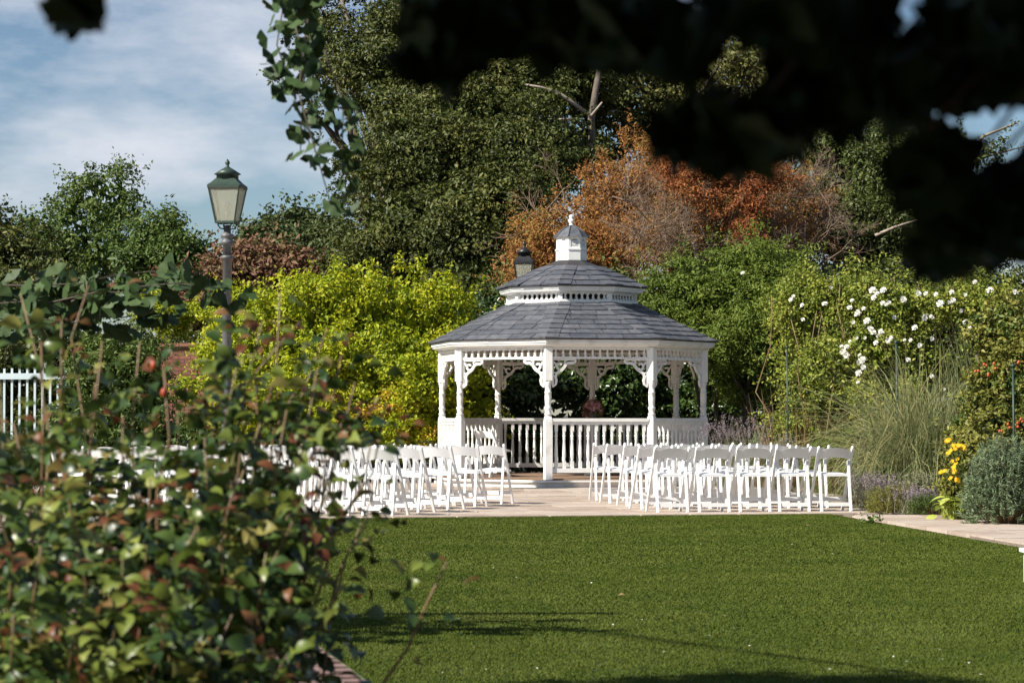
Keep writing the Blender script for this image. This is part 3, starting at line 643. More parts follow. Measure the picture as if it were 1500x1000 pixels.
# cupola
CU = 0.262
mb = MB(); mb.prism(octpoly(CU + 0.006), 3.66, 3.985)
cup = mb.build('cupola', M['paint'], gz)
moulding('cupola_band', [(0.2, 3.987), (CU + .02, 3.987), (CU + .02, 4.012), (0.2, 4.012)], M['paint'])
cw = MB(); cw.prism(octpoly(CU - 0.02), 4.0, 4.20); cw.build('cupola_wall', M['mortar_and_louvre_shade'], gz)  # wall colour greyed to paint the shade lines between the louvres
ca = CU * math.cos(math.pi / 8); cs = 2 * CU * math.sin(math.pi / 8)
for k in range(8):
    a = GTH + (k + .5) * math.pi / 4; Fm = Matrix.Translation((ca * math.cos(a), ca * math.sin(a), 4.012)) @ Matrix.Rotation(a - math.pi / 2, 4, 'Z')
    p_ = MB(); ww = cs / 2 - 0.001
    # frame panel with an arched opening
    n_ = 10; ins = [(-0.062, 0.025)] + [(-0.062 * math.cos(math.pi * i / n_), 0.125 + 0.035 * math.sin(math.pi * i / n_)) for i in range(n_ + 1)] + [(0.062, 0.025)]
    outp = [(-ww, 0.0)] + [(-ww + 2 * ww * i / n_, 0.186) for i in range(n_ + 1)] + [(ww, 0.0)]
    N = len(ins); vs_ = [(x, 0, z) for x, z in outp] + [(x, 0, z) for x, z in ins] + [(x, -0.018, z) for x, z in ins]
    fs = [(i, N + i, N + (i + 1) % N, (i + 1) % N) for i in range(N)] + [(N + i, 2 * N + i, 2 * N + (i + 1) % N, N + (i + 1) % N) for i in range(N)]
    p_.add(vs_, fs); wf = place(p_.build('window_frame', M['paint'], cup), Fm)
    lv = MB().box((0, 0, 0), (0.118, 0.004, 0.026), Matrix.Rotation(R(35), 3, 'X')).mesh('louvre')
    for i in range(5):
        o = place(link('louvre', lv, M['paint'], cup), Fm @ Matrix.Translation((0, -0.012, 0.037 + i * 0.023)))
moulding('cupola_fascia', [(0.15, 4.196), (CU + .022, 4.198), (CU + .032, 4.215), (0.15, 4.225)], M['paint'])
cr_ = MB(); ring(cr_, 0.315, 0.20, 4.214, 4.32); ring(cr_, 0.20, 0.045, 4.32, 4.425)
cro = cr_.build('cupola_roof', M['slate'], gz)
hp = MB()
for k in range(8):
    pts = [ov(k, 0.318) + Vector((0, 0, 4.217)), ov(k, 0.203) + Vector((0, 0, 4.324)), ov(k, 0.047) + Vector((0, 0, 4.43))]; hp.tube(pts, 0.009, 5)
hp.build('hip_ridge', M['slate'], cro)
MB().lathe([(0.05, 4.42), (0.05, 4.432), (0.03, 4.438), (0.024, 4.455), (0.045, 4.475), (0.056, 4.50), (0.045, 4.525), (0.022, 4.54), (0.036, 4.555), (0.04, 4.575), (0.028, 4.598), (0.004, 4.608)], n=14).build('finial', M['paint'], gz)

# ------------------------------------------------------------------ folding chairs
def chair_parts():
    parts = []
    yl = lambda z: -0.20 + 0.42 * (0.78 - z) / 0.78
    for s in (-1, 1):
        m = MB(); m.bar((s * .212, yl(0.765), .765), (s * .212, yl(0), 0.0), 0.026, 0.040)
        m.lathe([(0.013, -0.012), (0.019, 0.0), (0.019, 0.01), (0.012, 0.022), (0.003, 0.026)], (s * .212, yl(.765), .765), 8); parts.append(('side_rail', m.mesh('side_rail'), 'resin'))
        m = MB(); m.bar((s * .184, yl(.60) - .004, .60), (s * .184, -0.205, 0.0), 0.026, 0.038)
        m.lathe([(0.013, -0.01), (0.018, 0.0), (0.012, 0.014), (0.003, 0.018)], (s * .184, yl(.60) - .004, .60), 8); parts.append(('rear_leg', m.mesh('rear_leg'), 'resin'))
    m = MB(); n = 10; vs_ = []
    for t in (0, 1):
        for i in range(n + 1):
            x = -0.199 + 0.398 * i / n; q = 1 - (x / .2) ** 2
            for zz in (0.625 + .028 * q, 0.735 + .035 * q): vs_.append((x, yl(zz) - .022 * q + (0.009 if t else -.009), zz))
    k = 2 * (n + 1); fs = []
    for i in range(n):
        a = 2 * i; fs += [(a, a + 2, a + 3, a + 1), (k + a, k + a + 1, k + a + 3, k + a + 2), (a + 1, a + 3, k + a + 3, k + a + 1), (a, k + a, k + a + 2, a + 2)]
    fs += [(0, 1, k + 1, k), (2 * n, k + 2 * n, k + 2 * n + 1, 2 * n + 1)]
    m.add(vs_, fs, False); parts.append(('back_panel', m.mesh('back_panel'), 'resin'))
    m = MB(); n = 8; vs_ = []; fs = []                     # padded seat, domed
    for i in range(n + 1):
        for j in range(n + 1):
            x = -.165 + .33 * i / n; y = -.13 + .39 * j / n; e = (1 - (2 * i / n - 1) ** 4) * (1 - (2 * j / n - 1) ** 4); vs_.append((x, y, .452 + .018 * e - .02 * (y)))
    for i in range(n):
        for j in range(n): a = i * (n + 1) + j; fs.append((a, a + n + 1, a + n + 2, a + 1))
    m.add(vs_, fs, True); m.box((0, .065, .434), (.345, .405, .028), Matrix.Rotation(R(-1.2), 3, 'X')); parts.append(('seat', m.mesh('seat'), 'seat'))
    m = MB(); m.bar((-.174, -0.192, .085), (.174, -0.192, .085), 0.045, 0.02, (0, 0, 1)); parts.append(('rear_crossbar', m.mesh('rear_crossbar'), 'resin'))
    m = MB(); m.bar((-.201, yl(.14), .14), (.201, yl(.14), .14), 0.05, 0.02, (0, 0, 1)); parts.append(('front_crossbar', m.mesh('front_crossbar'), 'resin'))
    return parts
CP = chair_parts()
def chair(rear, ang, label, group, z=0.018):
    """rear: midpoint of the rear feet; ang: heading turned left from +Y"""
    ang = ang + rnd.gauss(0, R(2.2)); f = np.array([-math.sin(ang), math.cos(ang)]); c = np.array(rear) + f * .205 + np.array([rnd.gauss(0, .014), rnd.gauss(0, .022)])
    ro = root('folding_chair', (c[0], c[1], z), label, 'chair', group, ang)
    for nm, me, mt in CP: link(nm, me, M[mt], ro)
    return ro
ordn = ['aisle', 'second', 'third', 'fourth', 'fifth', 'sixth', 'seventh', 'eighth', 'ninth']
rows = ['row beside the lawn', 'second row from the lawn', 'middle row', 'fourth row from the lawn', 'row nearest the gazebo']
def seat_word(j): return 'aisle seat' if j == 0 else ordn[j] + ' seat from aisle'
pR = np.array([1.935, 29.07]); aR = R(9); fR = np.array([-math.sin(aR), math.cos(aR)]); rR = np.array([math.cos(aR), math.sin(aR)])
for i in range(5):
    for j in range(5):
        chair(pR + fR * .97 * i + rR * (.505 * j), aR, 'white folding chair, %s, %s, by flower border' % (seat_word(j), rows[i]), 'folding chairs beside the flower border')
pL = np.array([-1.59, 28.05]); aL = R(-19); fL = np.array([-math.sin(aL), math.cos(aL)]); rL = -np.array([math.cos(aL), math.sin(aL)])
for i in range(5):
    for j in range(9):
        q = pL + fL * .97 * i + rL * (.505 * j)
        chair(q, aL, 'white folding chair, %s, %s, by lamp post' % (seat_word(j), rows[i]), 'folding chairs beside the lamp post')
q = P(706, 700, 40.2)
chair((q[0], 40.2), R(-48), 'white folding chair standing alone on the gazebo deck', None, z=H0 + 0.0245)

# flower arrangement on a stand inside the gazebo
q = P(868, 600, 41.6)
st = root('pedestal_stand', (q[0], 41.6, H0 + 0.0245), 'slim white pedestal inside the gazebo under the pink bouquet', 'stand')
MB().lathe([(0.14, 0.0), (0.14, 0.02), (0.03, 0.05), (0.022, 0.2), (0.022, 0.80), (0.03, 0.88), (0.11, 0.90), (0.11, 0.92)], n=14).build('column', M['paint'], st)
bq = root('flower_bouquet', (q[0], 41.6, H0 + 0.0245 + 0.92), 'dusky pink rose bouquet in a small dark vase inside the gazebo', 'bouquet')
MB().lathe([(0.045, 0.0), (0.06, 0.05), (0.05, 0.11), (0.06, 0.13)], n=12).build('vase', M['lampgrey'], bq)
def rose_mesh(name, r, seed):
    rr = np.random.default_rng(seed); V = []; F = []; k = 0
    for ring_, (n, tilt, s) in enumerate(((6, 75, 1.0), (6, 50, 0.85), (5, 28, 0.62), (4, 12, 0.4))):
        for i in range(n):
            a = 2 * math.pi * (i + 0.5 * ring_) / n + rr.uniform(-.2, .2); t = R(tilt + rr.uniform(-8, 8))
            e = Vector((math.cos(a), math.sin(a), 0)); sd = Vector((-math.sin(a), math.cos(a), 0)); out = e * math.sin(t) + Vector((0, 0, math.cos(t))); nn = out.cross(sd)
            l = r * s; b0 = e * r * 0.05
            pts = [b0, b0 + out * l * .55 + sd * l * .42, b0 + out * l * .98 + sd * l * .26 - nn * l * .12, b0 + out * l * 1.02 - sd * l * .26 - nn * l * .12, b0 + out * l * .55 - sd * l * .42, b0 + out * l * .6 - nn * l * .15]
            V += pts; F += [(k, k + 1, k + 5), (k + 1, k + 2, k + 5), (k + 2, k + 3, k + 5), (k + 3, k + 4, k + 5), (k + 4, k, k + 5)]; k += 6
    m = MB(); m.add(V, F, False); return m.mesh(name)
rp = rose_mesh('rose', 0.075, 3)
for i in range(17):
    e = Vector((rnd.gauss(0, 1), rnd.gauss(0, 1), abs(rnd.gauss(0, .8)))).normalized(); o = link('rose', rp, M['petal_p'], bq)
    o.location = Vector((0, 0, .19)) + Vector((e.x * .15, e.y * .12, e.z * .15)); o.rotation_euler = e.to_track_quat('Z', 'Y').to_euler(); s_ = rnd.uniform(.6, 1.0); o.scale = (s_,) * 3
v, t = leaf_arrays(np.array([0, 0, .2]) + rdir(240) * np.array([.19, .14, .2]) * rng.uniform(.6, 1.1, (240, 1)), rdir(240), .06 * rng.uniform(.6, 1.3, 240)); raw('foliage', v, t, M['reddish'], bq, local=True)

# ------------------------------------------------------------------ lamp posts
def lamp(px, d, H, label, iron, pole, glassm, lw=0.46):
    b = P(px, 600, d); ro = root('lamp_post', (b[0], d, 0.0), label, 'lamp post', 'victorian lamp posts')
    hL = H - 0.95                     # where the lantern starts
    mb = MB(); mb.lathe([(0.14, 0), (0.14, .12), (0.12, .16), (0.12, .55), (0.095, .62), (0.075, .72), (0.072, 1.4), (0.068, hL - .55), (0.095, hL - .54), (0.095, hL - .50), (.066, hL - .49)], n=18); mb.build('pole', pole, ro)
    mb = MB(); mb.lathe([(.066, hL - .49), (.064, hL - .34), (.095, hL - .33), (.105, hL - .30), (.095, hL - .27), (.075, hL - .26), (.085, hL - .23), (.1, hL - .21), (.1, hL - .18), (.055, hL - .16), (.05, hL - .04)], n=18); mb.build('collar', pole, ro)
    mb = MB(); 
    for a in range(4):
        c, s_ = math.cos(a * math.pi / 2 + .5), math.sin(a * math.pi / 2 + .5)
        mb.tube([(.03 * c, .03 * s_, hL - .1), (.11 * c, .11 * s_, hL - .09), (.15 * c, .15 * s_, hL - .04), (.13 * c, .13 * s_, hL + .01)], .011, 6)
    mb.build('scroll_bracket', iron, ro)
    mb = MB(); n = 4; r0, r1 = lw * .44, lw * .72; z0, z1 = hL, hL + .52; rot = R(38)
    cor = lambda r, z, i: Vector((r * math.cos(rot + i * math.pi / 2), r * math.sin(rot + i * math.pi / 2), z))
    for i in range(4):
        mb.bar(cor(r0, z0, i), cor(r1, z1, i), .022, .022); mb.bar(cor(r0, z0, i), cor(r0, z0, i + 1), .03, .03, (0, 0, 1)); mb.bar(cor(r1, z1, i), cor(r1, z1, i + 1), .03, .035, (0, 0, 1))
    mb.build('lantern_frame', iron, ro)
    for i in range(4):
        g = MB(); a_, b_, c_, d_ = cor(r0 * .97, z0 + .015, i), cor(r0 * .97, z0 + .015, i + 1), cor(r1 * .97, z1 - .015, i + 1), cor(r1 * .97, z1 - .015, i)
        nn = (b_ - a_).cross(d_ - a_).normalized() * .004
        g.add([a_, b_, c_, d_, a_ + nn, b_ + nn, c_ + nn, d_ + nn], [(3, 2, 1, 0), (4, 5, 6, 7), (0, 1, 5, 4), (1, 2, 6, 5), (2, 3, 7, 6), (3, 0, 4, 7)]); g.build('pane', glassm, ro)
    MB().lathe([(.02, z0), (.02, z0 + .14), (.035, z0 + .16), (.03, z0 + .27), (.004, z0 + .30)], n=10).build('bulb', M['paint'], ro)
    mb = MB(); prof = [(r1 * 1.06, z1 + .012), (r1 * 1.06, z1 + .03), (r1 * .85, z1 + .07), (r1 * .62, z1 + .13)]
    vs_ = [cor(r, z, i) for r, z in prof for i in range(4)]
    mb.add(vs_, [(j * 4 + i, j * 4 + (i + 1) % 4, j * 4 + 4 + (i + 1) % 4, j * 4 + 4 + i) for j in range(3) for i in range(4)] + [(3, 2, 1, 0), (12, 13, 14, 15)])
    mb.lathe([(r1 * .5, z1 + .12), (r1 * .5, z1 + .19), (r1 * .62, z1 + .20), (r1 * .3, z1 + .27), (.03, z1 + .31), (.022, z1 + .34), (.04, z1 + .37), (.025, z1 + .40), (.004, z1 + .43)], n=14)
    mb.build('lantern_roof', iron, ro)
    return ro
lamp(332, 36.0, 5.0, 'tall grey victorian lamp post with glazed lantern behind the chair rows', M['lampgreen'], M['lampgrey'], M['glass'])
lamp(768, 47.5, 4.60, 'black lantern lamp post showing above the gazebo roof', M['lampblack'], M['lampblack'], M['glass'], .36)

# ------------------------------------------------------------------ white picket fence, brick wall, green stakes
b = P(40, 560, 41.5); fz = P(40, 538, 41.5)[2]
fe = root('picket_fence', (b[0], 41.5, 0), 'pale blue white fence of slim spaced pickets beyond the rose bush', 'fence')
sp0 = 11.2 / sc(41.5); pkm = MB().box((0, 0, fz / 2), (0.036, 0.03, fz)).mesh('picket')
for i in range(-8, 14):
    o = link('picket', pkm, M['fence'], fe); o.location = (i * sp0, 0, 0); o.scale = (1, 1, 1 - 0.0016 * (i - 2) ** 2 / 4)
for z0, hh in ((P(0, 551, 41.5)[2], .105), (0.35, .09)):
    m = MB(); m.box((3 * sp0, -.035, z0), (sp0 * 21.6, .035, hh)); m.build('rail', M['fence'], fe)
for i in (-8, 13):
    m = MB(); m.box((i * sp0, .02, fz / 2), (.09, .09, fz + .06)); m.build('post', M['fence'], fe)

bw0, bw1 = P(236, 600, 46.5)[0], P(350, 600, 46.5)[0]
bw = root('brick_wall', (bw0, 46.5, 0), 'old red brick wall half hidden by yellow shrubs', 'wall')
wallh = 2.5
MB().box(((bw1 - bw0) / 2, .11, wallh / 2), (bw1 - bw0 - .02, .19, wallh - .02)).build('mortar_core', M['mortar_and_louvre_shade'], bw)
bk = MB().box((0, 0, 0), (.213, .1, .064)).mesh('brick'); nb = 0; rest = MB()
for r_ in range(int(wallh / .075)):
    for c_ in range(int((bw1 - bw0) / .225) + 1):
        x = c_ * .225 + (.11 if r_ % 2 else 0); z = .04 + r_ * .075
        if x > bw1 - bw0 - .05: continue
        if z > 0.9 and nb < 300:
            o = link('brick', bk, M['wbrick'], bw); o.location = (x, .055 + rnd.uniform(-.004, .004), z); nb += 1
        else: rest.box((x, .055, z), (.213, .1, .064))
tag(rest.build('brick_field', M['wbrick'], bw), kind='stuff')
MB().box(((bw1 - bw0) / 2, .1, wallh + .03), (bw1 - bw0 + .06, .3, .06)).build('coping', M['wbrick'], bw)
for px, y0, y1, d, wh in ((1153, 510, 590, 37.0, 'beside the dry stems'), (1313, 503, 600, 33.0, 'between white roses and pampas grass'), (1484, 538, 660, 27.8, 'behind the blue green spurge')):
    t_ = P(px, y0, d); o = root('plant_stake', (t_[0], d, 0), 'thin dark green steel plant stake ' + wh, 'stake', 'green plant stakes')
    m = MB(); m.tube([(0, 0, 0), (0.004, 0, t_[2] * .5), (0, 0, t_[2])], .014, 8); m.build('rod', M['greenpost'], o)
    m = MB(); m.lathe([(.014, 0), (.028, .012), (.03, .03), (.018, .048), (.004, .052)], (0, 0, t_[2] - .005), 10); m.build('cap', M['greenpost'], o)

# ------------------------------------------------------------------ background trees
def base_of(x, d): return (P(x, 600, d)[0], d, -0.06)
OG = 'tall evergreen trees behind the garden'
lo = [lobe(595, 190, 58, 70, 60), lobe(640, 260, 110, 90, 58), lobe(600, 350, 95, 90, 57), lobe(720, 330, 110, 100, 56), lobe(690, 170, 110, 70, 60), lobe(790, 230, 90, 80, 58), lobe(560, 420, 90, 60, 58), lobe(700, 430, 90, 60, 55), lobe(640, 90, 130, 70, 62), lobe(780, 130, 100, 45, 61), lobe(760, 40, 120, 60, 62)]
tree('holm_oak', base_of(700, 59.5), 'huge dark holm oak with dense glossy crown behind the yellow shrub', 'tree', 'oak', lo, 900, (.3, .9), 150, .12, trunk_r=.45, group=OG, limbs=8, back=.15, shell=(.55, 1.14), flat=.5, spray=.9, gate=.9, core=.3)
# the sparse outer limb of that oak against the sky, as a tree of its own behind it
lo = [lobe(500, 60, 55, 40, 63), lobe(590, 40, 60, 45, 63), lobe(455, 40, 45, 40, 64), lobe(480, 120, 50, 40, 63), lobe(530, 140, 25, 25, 62), lobe(430, 110, 35, 30, 63), lobe(480, -30, 90, 50, 64), lobe(600, -40, 90, 50, 64), lobe(455, 170, 25, 18, 63), lobe(545, 240, 30, 30, 62), lobe(520, 280, 40, 35, 61)]
tr_ = tree('deciduous_oak', base_of(560, 64), 'tall open crowned oak with limbs and leaves against the sky', 'tree', 'oak', lo, 560, (.2, .45), 50, .12, trunk_r=.3, group=OG, limbs=11, core=.02, shell=(.3, 1.05), back=.6)
wood('branch', tr_, M['bark'], [([P(575, 330, 61), P(560, 250, 61.5), P(545, 175, 62), P(520, 125, 62.5), P(478, 98, 63)], .20, .06), ([P(545, 175, 62), P(575, 90, 62.5), P(600, 20, 63)], .12, .06), ([P(520, 125, 62.5), P(520, 60, 63), P(500, 0, 63)], .09, .04)], 8)
lo = [lobe(880, 130, 95, 60, 63), lobe(960, 180, 90, 60, 62), lobe(870, 220, 70, 60, 62), lobe(1040, 130, 80, 70, 63), lobe(1080, 90, 50, 50, 60), lobe(980, 60, 120, 60, 65), lobe(1130, 180, 110, 70, 63), lobe(1180, 90, 120, 80, 65), lobe(1030, 260, 120, 70, 61), lobe(860, 30, 80, 50, 64), lobe(1290, 160, 70, 50, 64), lobe(1120, 320, 90, 80, 61), lobe(970, 115, 80, 50, 61.5), lobe(1180, 260, 70, 60, 61)]
tr_ = tree('evergreen_oak', base_of(880, 64), 'olive green evergreen oak with a bare crooked limb above the rusty tree', 'tree', 'oak2', lo, 560, (.3, .85), 130, .125, trunk_r=.42, group=OG, limbs=8, shell=(.5, 1.12), back=.2, flat=.5, gate=.85, core=.22)
wood('upper_trunk', tr_, M['bark'], [([P(866, 250, 58.6), P(868, 215, 58.4), P(866, 175, 58.3), P(873, 130, 58.9), P(884, 70, 60), P(890, 10, 61)], .11, .06)], 9)
wood('bare_limb', tr_, M['deadwood'], [([P(862, 168, 58.0), P(835, 148, 57.8), P(818, 136, 57.7), P(792, 128, 57.6), P(770, 124, 57.5)], .055, .02), ([P(865, 172, 57.8), P(882, 150, 57.6)], .045, .02), ([P(845, 175, 58.0), P(806, 175, 57.8)], .05, .02)], 7)
lo = [lobe(1240, 230, 70, 40, 52), lobe(1290, 280, 80, 55, 51), lobe(1260, 350, 75, 60, 50), lobe(1330, 350, 70, 60, 51), lobe(1320, 210, 60, 30, 52), lobe(1400, 390, 60, 60, 52), lobe(1290, 410, 90, 40, 50), lobe(1210, 290, 40, 50, 51), lobe(1420, 230, 28, 26, 52)]
tr_ = tree('ivy_clad_tree', base_of(1290, 51.5), 'ivy clad tree with a pale dead branch above the white roses', 'tree', 'ivy', lo, 430, (.25, .65), 115, .10, trunk_r=.3, group=OG, limbs=7, back=.15, shell=(.55, 1.12), gate=.85, core=.3, gf=1.6)
wood('dead_branch', tr_, M['deadwood'], [([P(1282, 345, 49), P(1310, 333, 48.9), P(1328, 327, 48.8), P(1345, 322, 48.8)], .035, .014), ([P(1318, 331, 48.9), P(1340, 333, 48.8)], .02, .01), ([P(1400, 262, 52), P(1440, 200, 52), P(1490, 180, 52)], .05, .02), ([P(1415, 240, 52), P(1460, 225, 52), P(1500, 215, 52)], .03, .012)], 6)
# rusty tree and grey dead shrub
lo = [lobe(945, 235, 32, 55, 53), lobe(900, 300, 70, 55, 52), lobe(960, 310, 60, 60, 52), lobe(840, 340, 60, 50, 51), lobe(800, 360, 50, 40, 50.5), lobe(900, 370, 100, 45, 51), lobe(1000, 340, 60, 60, 52), lobe(790, 400, 40, 30, 50)]
tr_ = tree('rusty_larch', base_of(900, 53), 'rusty brown larch with feathery needles behind the gazebo cupola', 'tree', 'rust', lo, 560, (.18, .55), 90, .10, trunk_r=.2, limbs=10, asp=.3, flat=.6, core=.18, shell=(.45, 1.1), corek=1.8, spray=1.2, gate=.8, gf=1.8)
v, t = twigs(np.array([P(rnd.uniform(800, 1000), rnd.uniform(270, 400), 51.2) for _ in range(28)]), rdir(28) + np.array([0, -.5, .5]), .9, .018, 3, 4, .6); tag(raw('twig', v, t, M['twig'], tr_), kind='stuff')
lo = [lobe(1030, 270, 34, 30, 48), lobe(1085, 285, 26, 48, 47.8), lobe(1100, 320, 16, 36, 47.6), lobe(1130, 262, 40, 22, 48), lobe(985, 250, 22, 46, 48.5), lobe(1020, 255, 50, 25, 48.5), lobe(1060, 255, 44, 30, 48.3)]
tree('orange_larch', base_of(1070, 48.6), 'bright orange larch with dying needles beside the grey twiggy shrub', 'tree', 'orange', lo, 420, (.1, .34), 52, .09, trunk_r=.14, limbs=6, asp=.28, core=.08, shell=(.25, 1.2), droop=.6, corek=1.6, gate=.8, gf=2.6, spray=1.6)
ds = root('dead_shrub', base_of(1070, 49), 'grey brown leafless twiggy shrub between larches and ivy', 'shrub')
st_, di_ = [], []
for _ in range(150):
    x = rnd.uniform(930, 1215); y = rnd.uniform(315 if x < 1120 else 260, 420); st_.append(P(x, y, rnd.uniform(48, 50))); di_.append((rnd.gauss(0, .6), rnd.gauss(-.3, .3), rnd.gauss(.35, .4)))
v, t = twigs(np.array(st_), np.array(di_), .75, .014, 4, 4, .75); tag(raw('twig', v, t, M['twig'], ds), kind='stuff')
(v, t), _ = crown_leaves([lobe(1070, 380, 150, 60, 50), lobe(1170, 300, 50, 60, 50), lobe(1050, 330, 100, 50, 49.6)], 420, (.15, .4), 50, .07, core=.1); raw('dry_foliage', v, t, M['rust'], ds)
wood('limb', ds, M['deadwood'], [(limb_path(base_of(1070 + i * 18, 49), P(1000 + i * 45, 300 + 12 * abs(i - 2), 49)), .06, .012) for i in range(5)])

# far trees on the horizon side
FG = 'far trees beyond the fence'
for nm, x, d, lobes_, mt, lab, n in (
    ('far_lime_tree', 120, 85, [lobe(150, 300, 75, 55, 85), lobe(110, 370, 110, 60, 85), lobe(60, 400, 90, 60, 84), lobe(180, 380, 80, 50, 84)], 'green', 'broad green tree with a tall domed crown far beyond the picket fence', 330),
    ('far_round_tree', 250, 78, [lobe(240, 350, 45, 42, 78), lobe(265, 390, 45, 45, 77), lobe(215, 400, 40, 45, 77), lobe(300, 400, 25, 40, 77)], 'green', 'rounded small tree beyond the brick wall near the lamp post', 200),
    ('far_dark_tree', 20, 70, [lobe(20, 400, 80, 70, 70), lobe(-30, 350, 60, 60, 71), lobe(60, 440, 70, 60, 69)], 'oak', 'dark spreading tree above the picket fence', 260),
    ('copper_hedge_tree', 380, 58, [lobe(375, 410, 55, 45, 58), lobe(330, 420, 40, 40, 58), lobe(430, 405, 50, 40, 58), lobe(300, 450, 50, 50, 57)], 'reddish', 'copper leaved shrub tree behind the lamp post', 240),
    ('small_conifer', 430, 66, [lobe(395, 350, 35, 32, 66), lobe(440, 350, 40, 40, 66), lobe(475, 365, 35, 40, 65), lobe(410, 385, 60, 30, 65), lobe(500, 370, 35, 45, 64)], 'conifer', 'grey green conifer with ragged top behind the copper shrub', 300)):
    tree(nm, base_of(x, d), lab, 'tree', mt, lobes_, n, (.25, .6), 46, .17, trunk_r=.2, group=FG, limbs=5)
# dark belt of hedges that closes the view below the crowns
def hedge(name, x0, x1, y0, d, mt, lab, n, size, cr=(.2, .45), per=55, cat='hedge', **k):
    lobes_ = []; stp = 70
    z0 = P(0, y0, d)[2]
    for i, x in enumerate(np.arange(x0, x1 + 1, stp)):
        for zf in (.25, .62, .9):
            c = P(x, 600, d); c[2] = z0 * zf - .25 * rnd.random(); lobes_.append((c + np.array([0, rnd.uniform(-.3, .3), 0]), np.array([stp / sc(d) * .85, .8, z0 * .24])))
    ro = root(name, base_of((x0 + x1) / 2, d), lab, cat)
    crown('foliage', ro, M[mt], lobes_, n, cr, per, size, back=.1, **k)
    wood('stem', ro, M['bark'], [(limb_path(base_of(x, d), P(x + rnd.uniform(-20, 20), y0 + 40, d)), .05, .015) for x in np.arange(x0, x1 + 1, stp)])
    return ro
hedge('laurel_hedge', 690, 1080, 470, 46.0, 'laurel', 'dark glossy laurel hedge behind the gazebo', 560, .13, (.15, .35), 42, core=.25)
hedge('mixed_hedge', -40, 330, 500, 52.0, 'oak', 'dark mixed hedge closing the garden behind picket fence and brick wall', 420, .12, core=.25)
hedge('boundary_hedge', 930, 1560, 425, 48.2, 'ivy', 'tall dark boundary hedge behind the climbing roses', 900, .12, core=.25)
hedge('shade_hedge', 440, 760, 440, 53.0, 'oak', 'dark evergreen hedge behind the yellow shrub', 420, .13, core=.25)

# golden shrub
ys = root('golden_shrub', base_of(510, 44.5), 'large bright yellow green shrub with upright leafy shoots beside the gazebo', 'shrub')
lo = [lobe(360, 500, 60, 80, 44.5), lobe(420, 480, 70, 70, 44), lobe(500, 470, 75, 75, 44), lobe(590, 460, 75, 70, 44), lobe(640, 480, 50, 70, 44), lobe(470, 570, 90, 80, 43.5), lobe(580, 560, 90, 90, 43.5), lobe(660, 560, 60, 90, 43.8), lobe(370, 600, 70, 70, 44), lobe(540, 640, 110, 40, 43.3), lobe(690, 620, 60, 60, 44), lobe(700, 540, 35, 60, 44.5)]
crown('foliage', ys, M['yellow'], lo, 720, (.14, .36), 62, .09, asp=.58, flat=.9, up=.25, droop=.5, core=.2, back=.1, shell=(.55, 1.12), spray=1.2, gate=.75, gf=2.4)
pos, nr = [], []
for _ in range(260):                                   # upright shoots on top
    x = rnd.uniform(335, 690); yt = 470 - 62 * math.exp(-((x - 600) / 75) ** 2) - 45 * math.exp(-((x - 410) / 70) ** 2) - 38 * math.exp(-((x - 500) / 60) ** 2) + rnd.uniform(-5, 60)
    a = P(x, yt, rnd.uniform(43.4, 44.8)); h = rnd.uniform(.25, .65)
    for k in range(int(h * 45)):
        u = rnd.random(); pos.append(a + np.array([rnd.gauss(0, .05), rnd.gauss(0, .05), -h * u])); nr.append((rnd.gauss(0, .6), rnd.gauss(-.3, .6), .5))
v, t = leaf_arrays(np.array(pos), unit(np.array(nr)), .08 * rng.uniform(.6, 1.2, len(pos)), .55, droop=.5); raw('shoot', v, t, M['yellow'], ys)
lo2 = [lobe(520, 625, 50, 25, 42.9), lobe(570, 595, 40, 20, 42.8), lobe(600, 640, 40, 20, 42.8)]
crown('amber_foliage', ys, M['gold'], lo2, 34, (.1, .2), 24, .08, core=0)
wood('stem', ys, M['bark'], [(limb_path(base_of(460 + 12 * i, 44.5), P(360 + 32 * i, 470 + 10 * (i % 3), 44.3)), .035, .01) for i in range(11)])
y2 = root('small_golden_shrub', base_of(255, 47.5), 'small golden leaved shrub topping the old brick wall', 'shrub')
crown('foliage', y2, M['yellow'], [lobe(250, 465, 45, 28, 47.4), lobe(215, 450, 30, 20, 47.6), lobe(338, 520, 22, 40, 45.9), lobe(298, 520, 14, 24, 45.9), lobe(275, 575, 16, 14, 45.8), lobe(325, 465, 28, 36, 45.9), lobe(335, 590, 24, 30, 45.6)], 150, (.12, .28), 45, .085, asp=.55)
wood('stem', y2, M['bark'], [(limb_path(base_of(300, 46.0), P(300, 480, 46)), .03, .01), (limb_path(base_of(255, 47.5), P(245, 460, 47.4)), .03, .01)])
# narrow leaved shrub beyond the fence end
bd = root('narrow_leaved_shrub', base_of(195, 40.0), 'dark shrub with narrow drooping leaves beside the brick wall', 'shrub')
crown('foliage', bd, M['green'], [lobe(150, 560, 55, 60, 40), lobe(195, 545, 48, 60, 40), lobe(222, 600, 30, 55, 40), lobe(170, 630, 70, 50, 39.8), lobe(110, 610, 45, 50, 40), lobe(290, 645, 60, 30, 40)], 420, (.12, .3), 48, .11, asp=.3, droop=.6)
wood('stem', bd, M['bark'], [(limb_path(base_of(195, 40), P(130 + 30 * i, 540, 40)), .03, .01) for i in range(5)])
lb = root('low_box_hedge', base_of(90, 36.5), 'low clipped green hedge below the picket fence', 'hedge')
crown('foliage', lb, M['green'], [lobe(30, 680, 60, 40, 36.5), lobe(110, 680, 50, 35, 36.5), lobe(-30, 680, 50, 40, 36.5)], 220, (.1, .2), 60, .05)
wood('stem', lb, M['bark'], [(limb_path(base_of(x, 36.5), P(x, 680, 36.5)), .02, .008) for x in (30, 60, 110)])

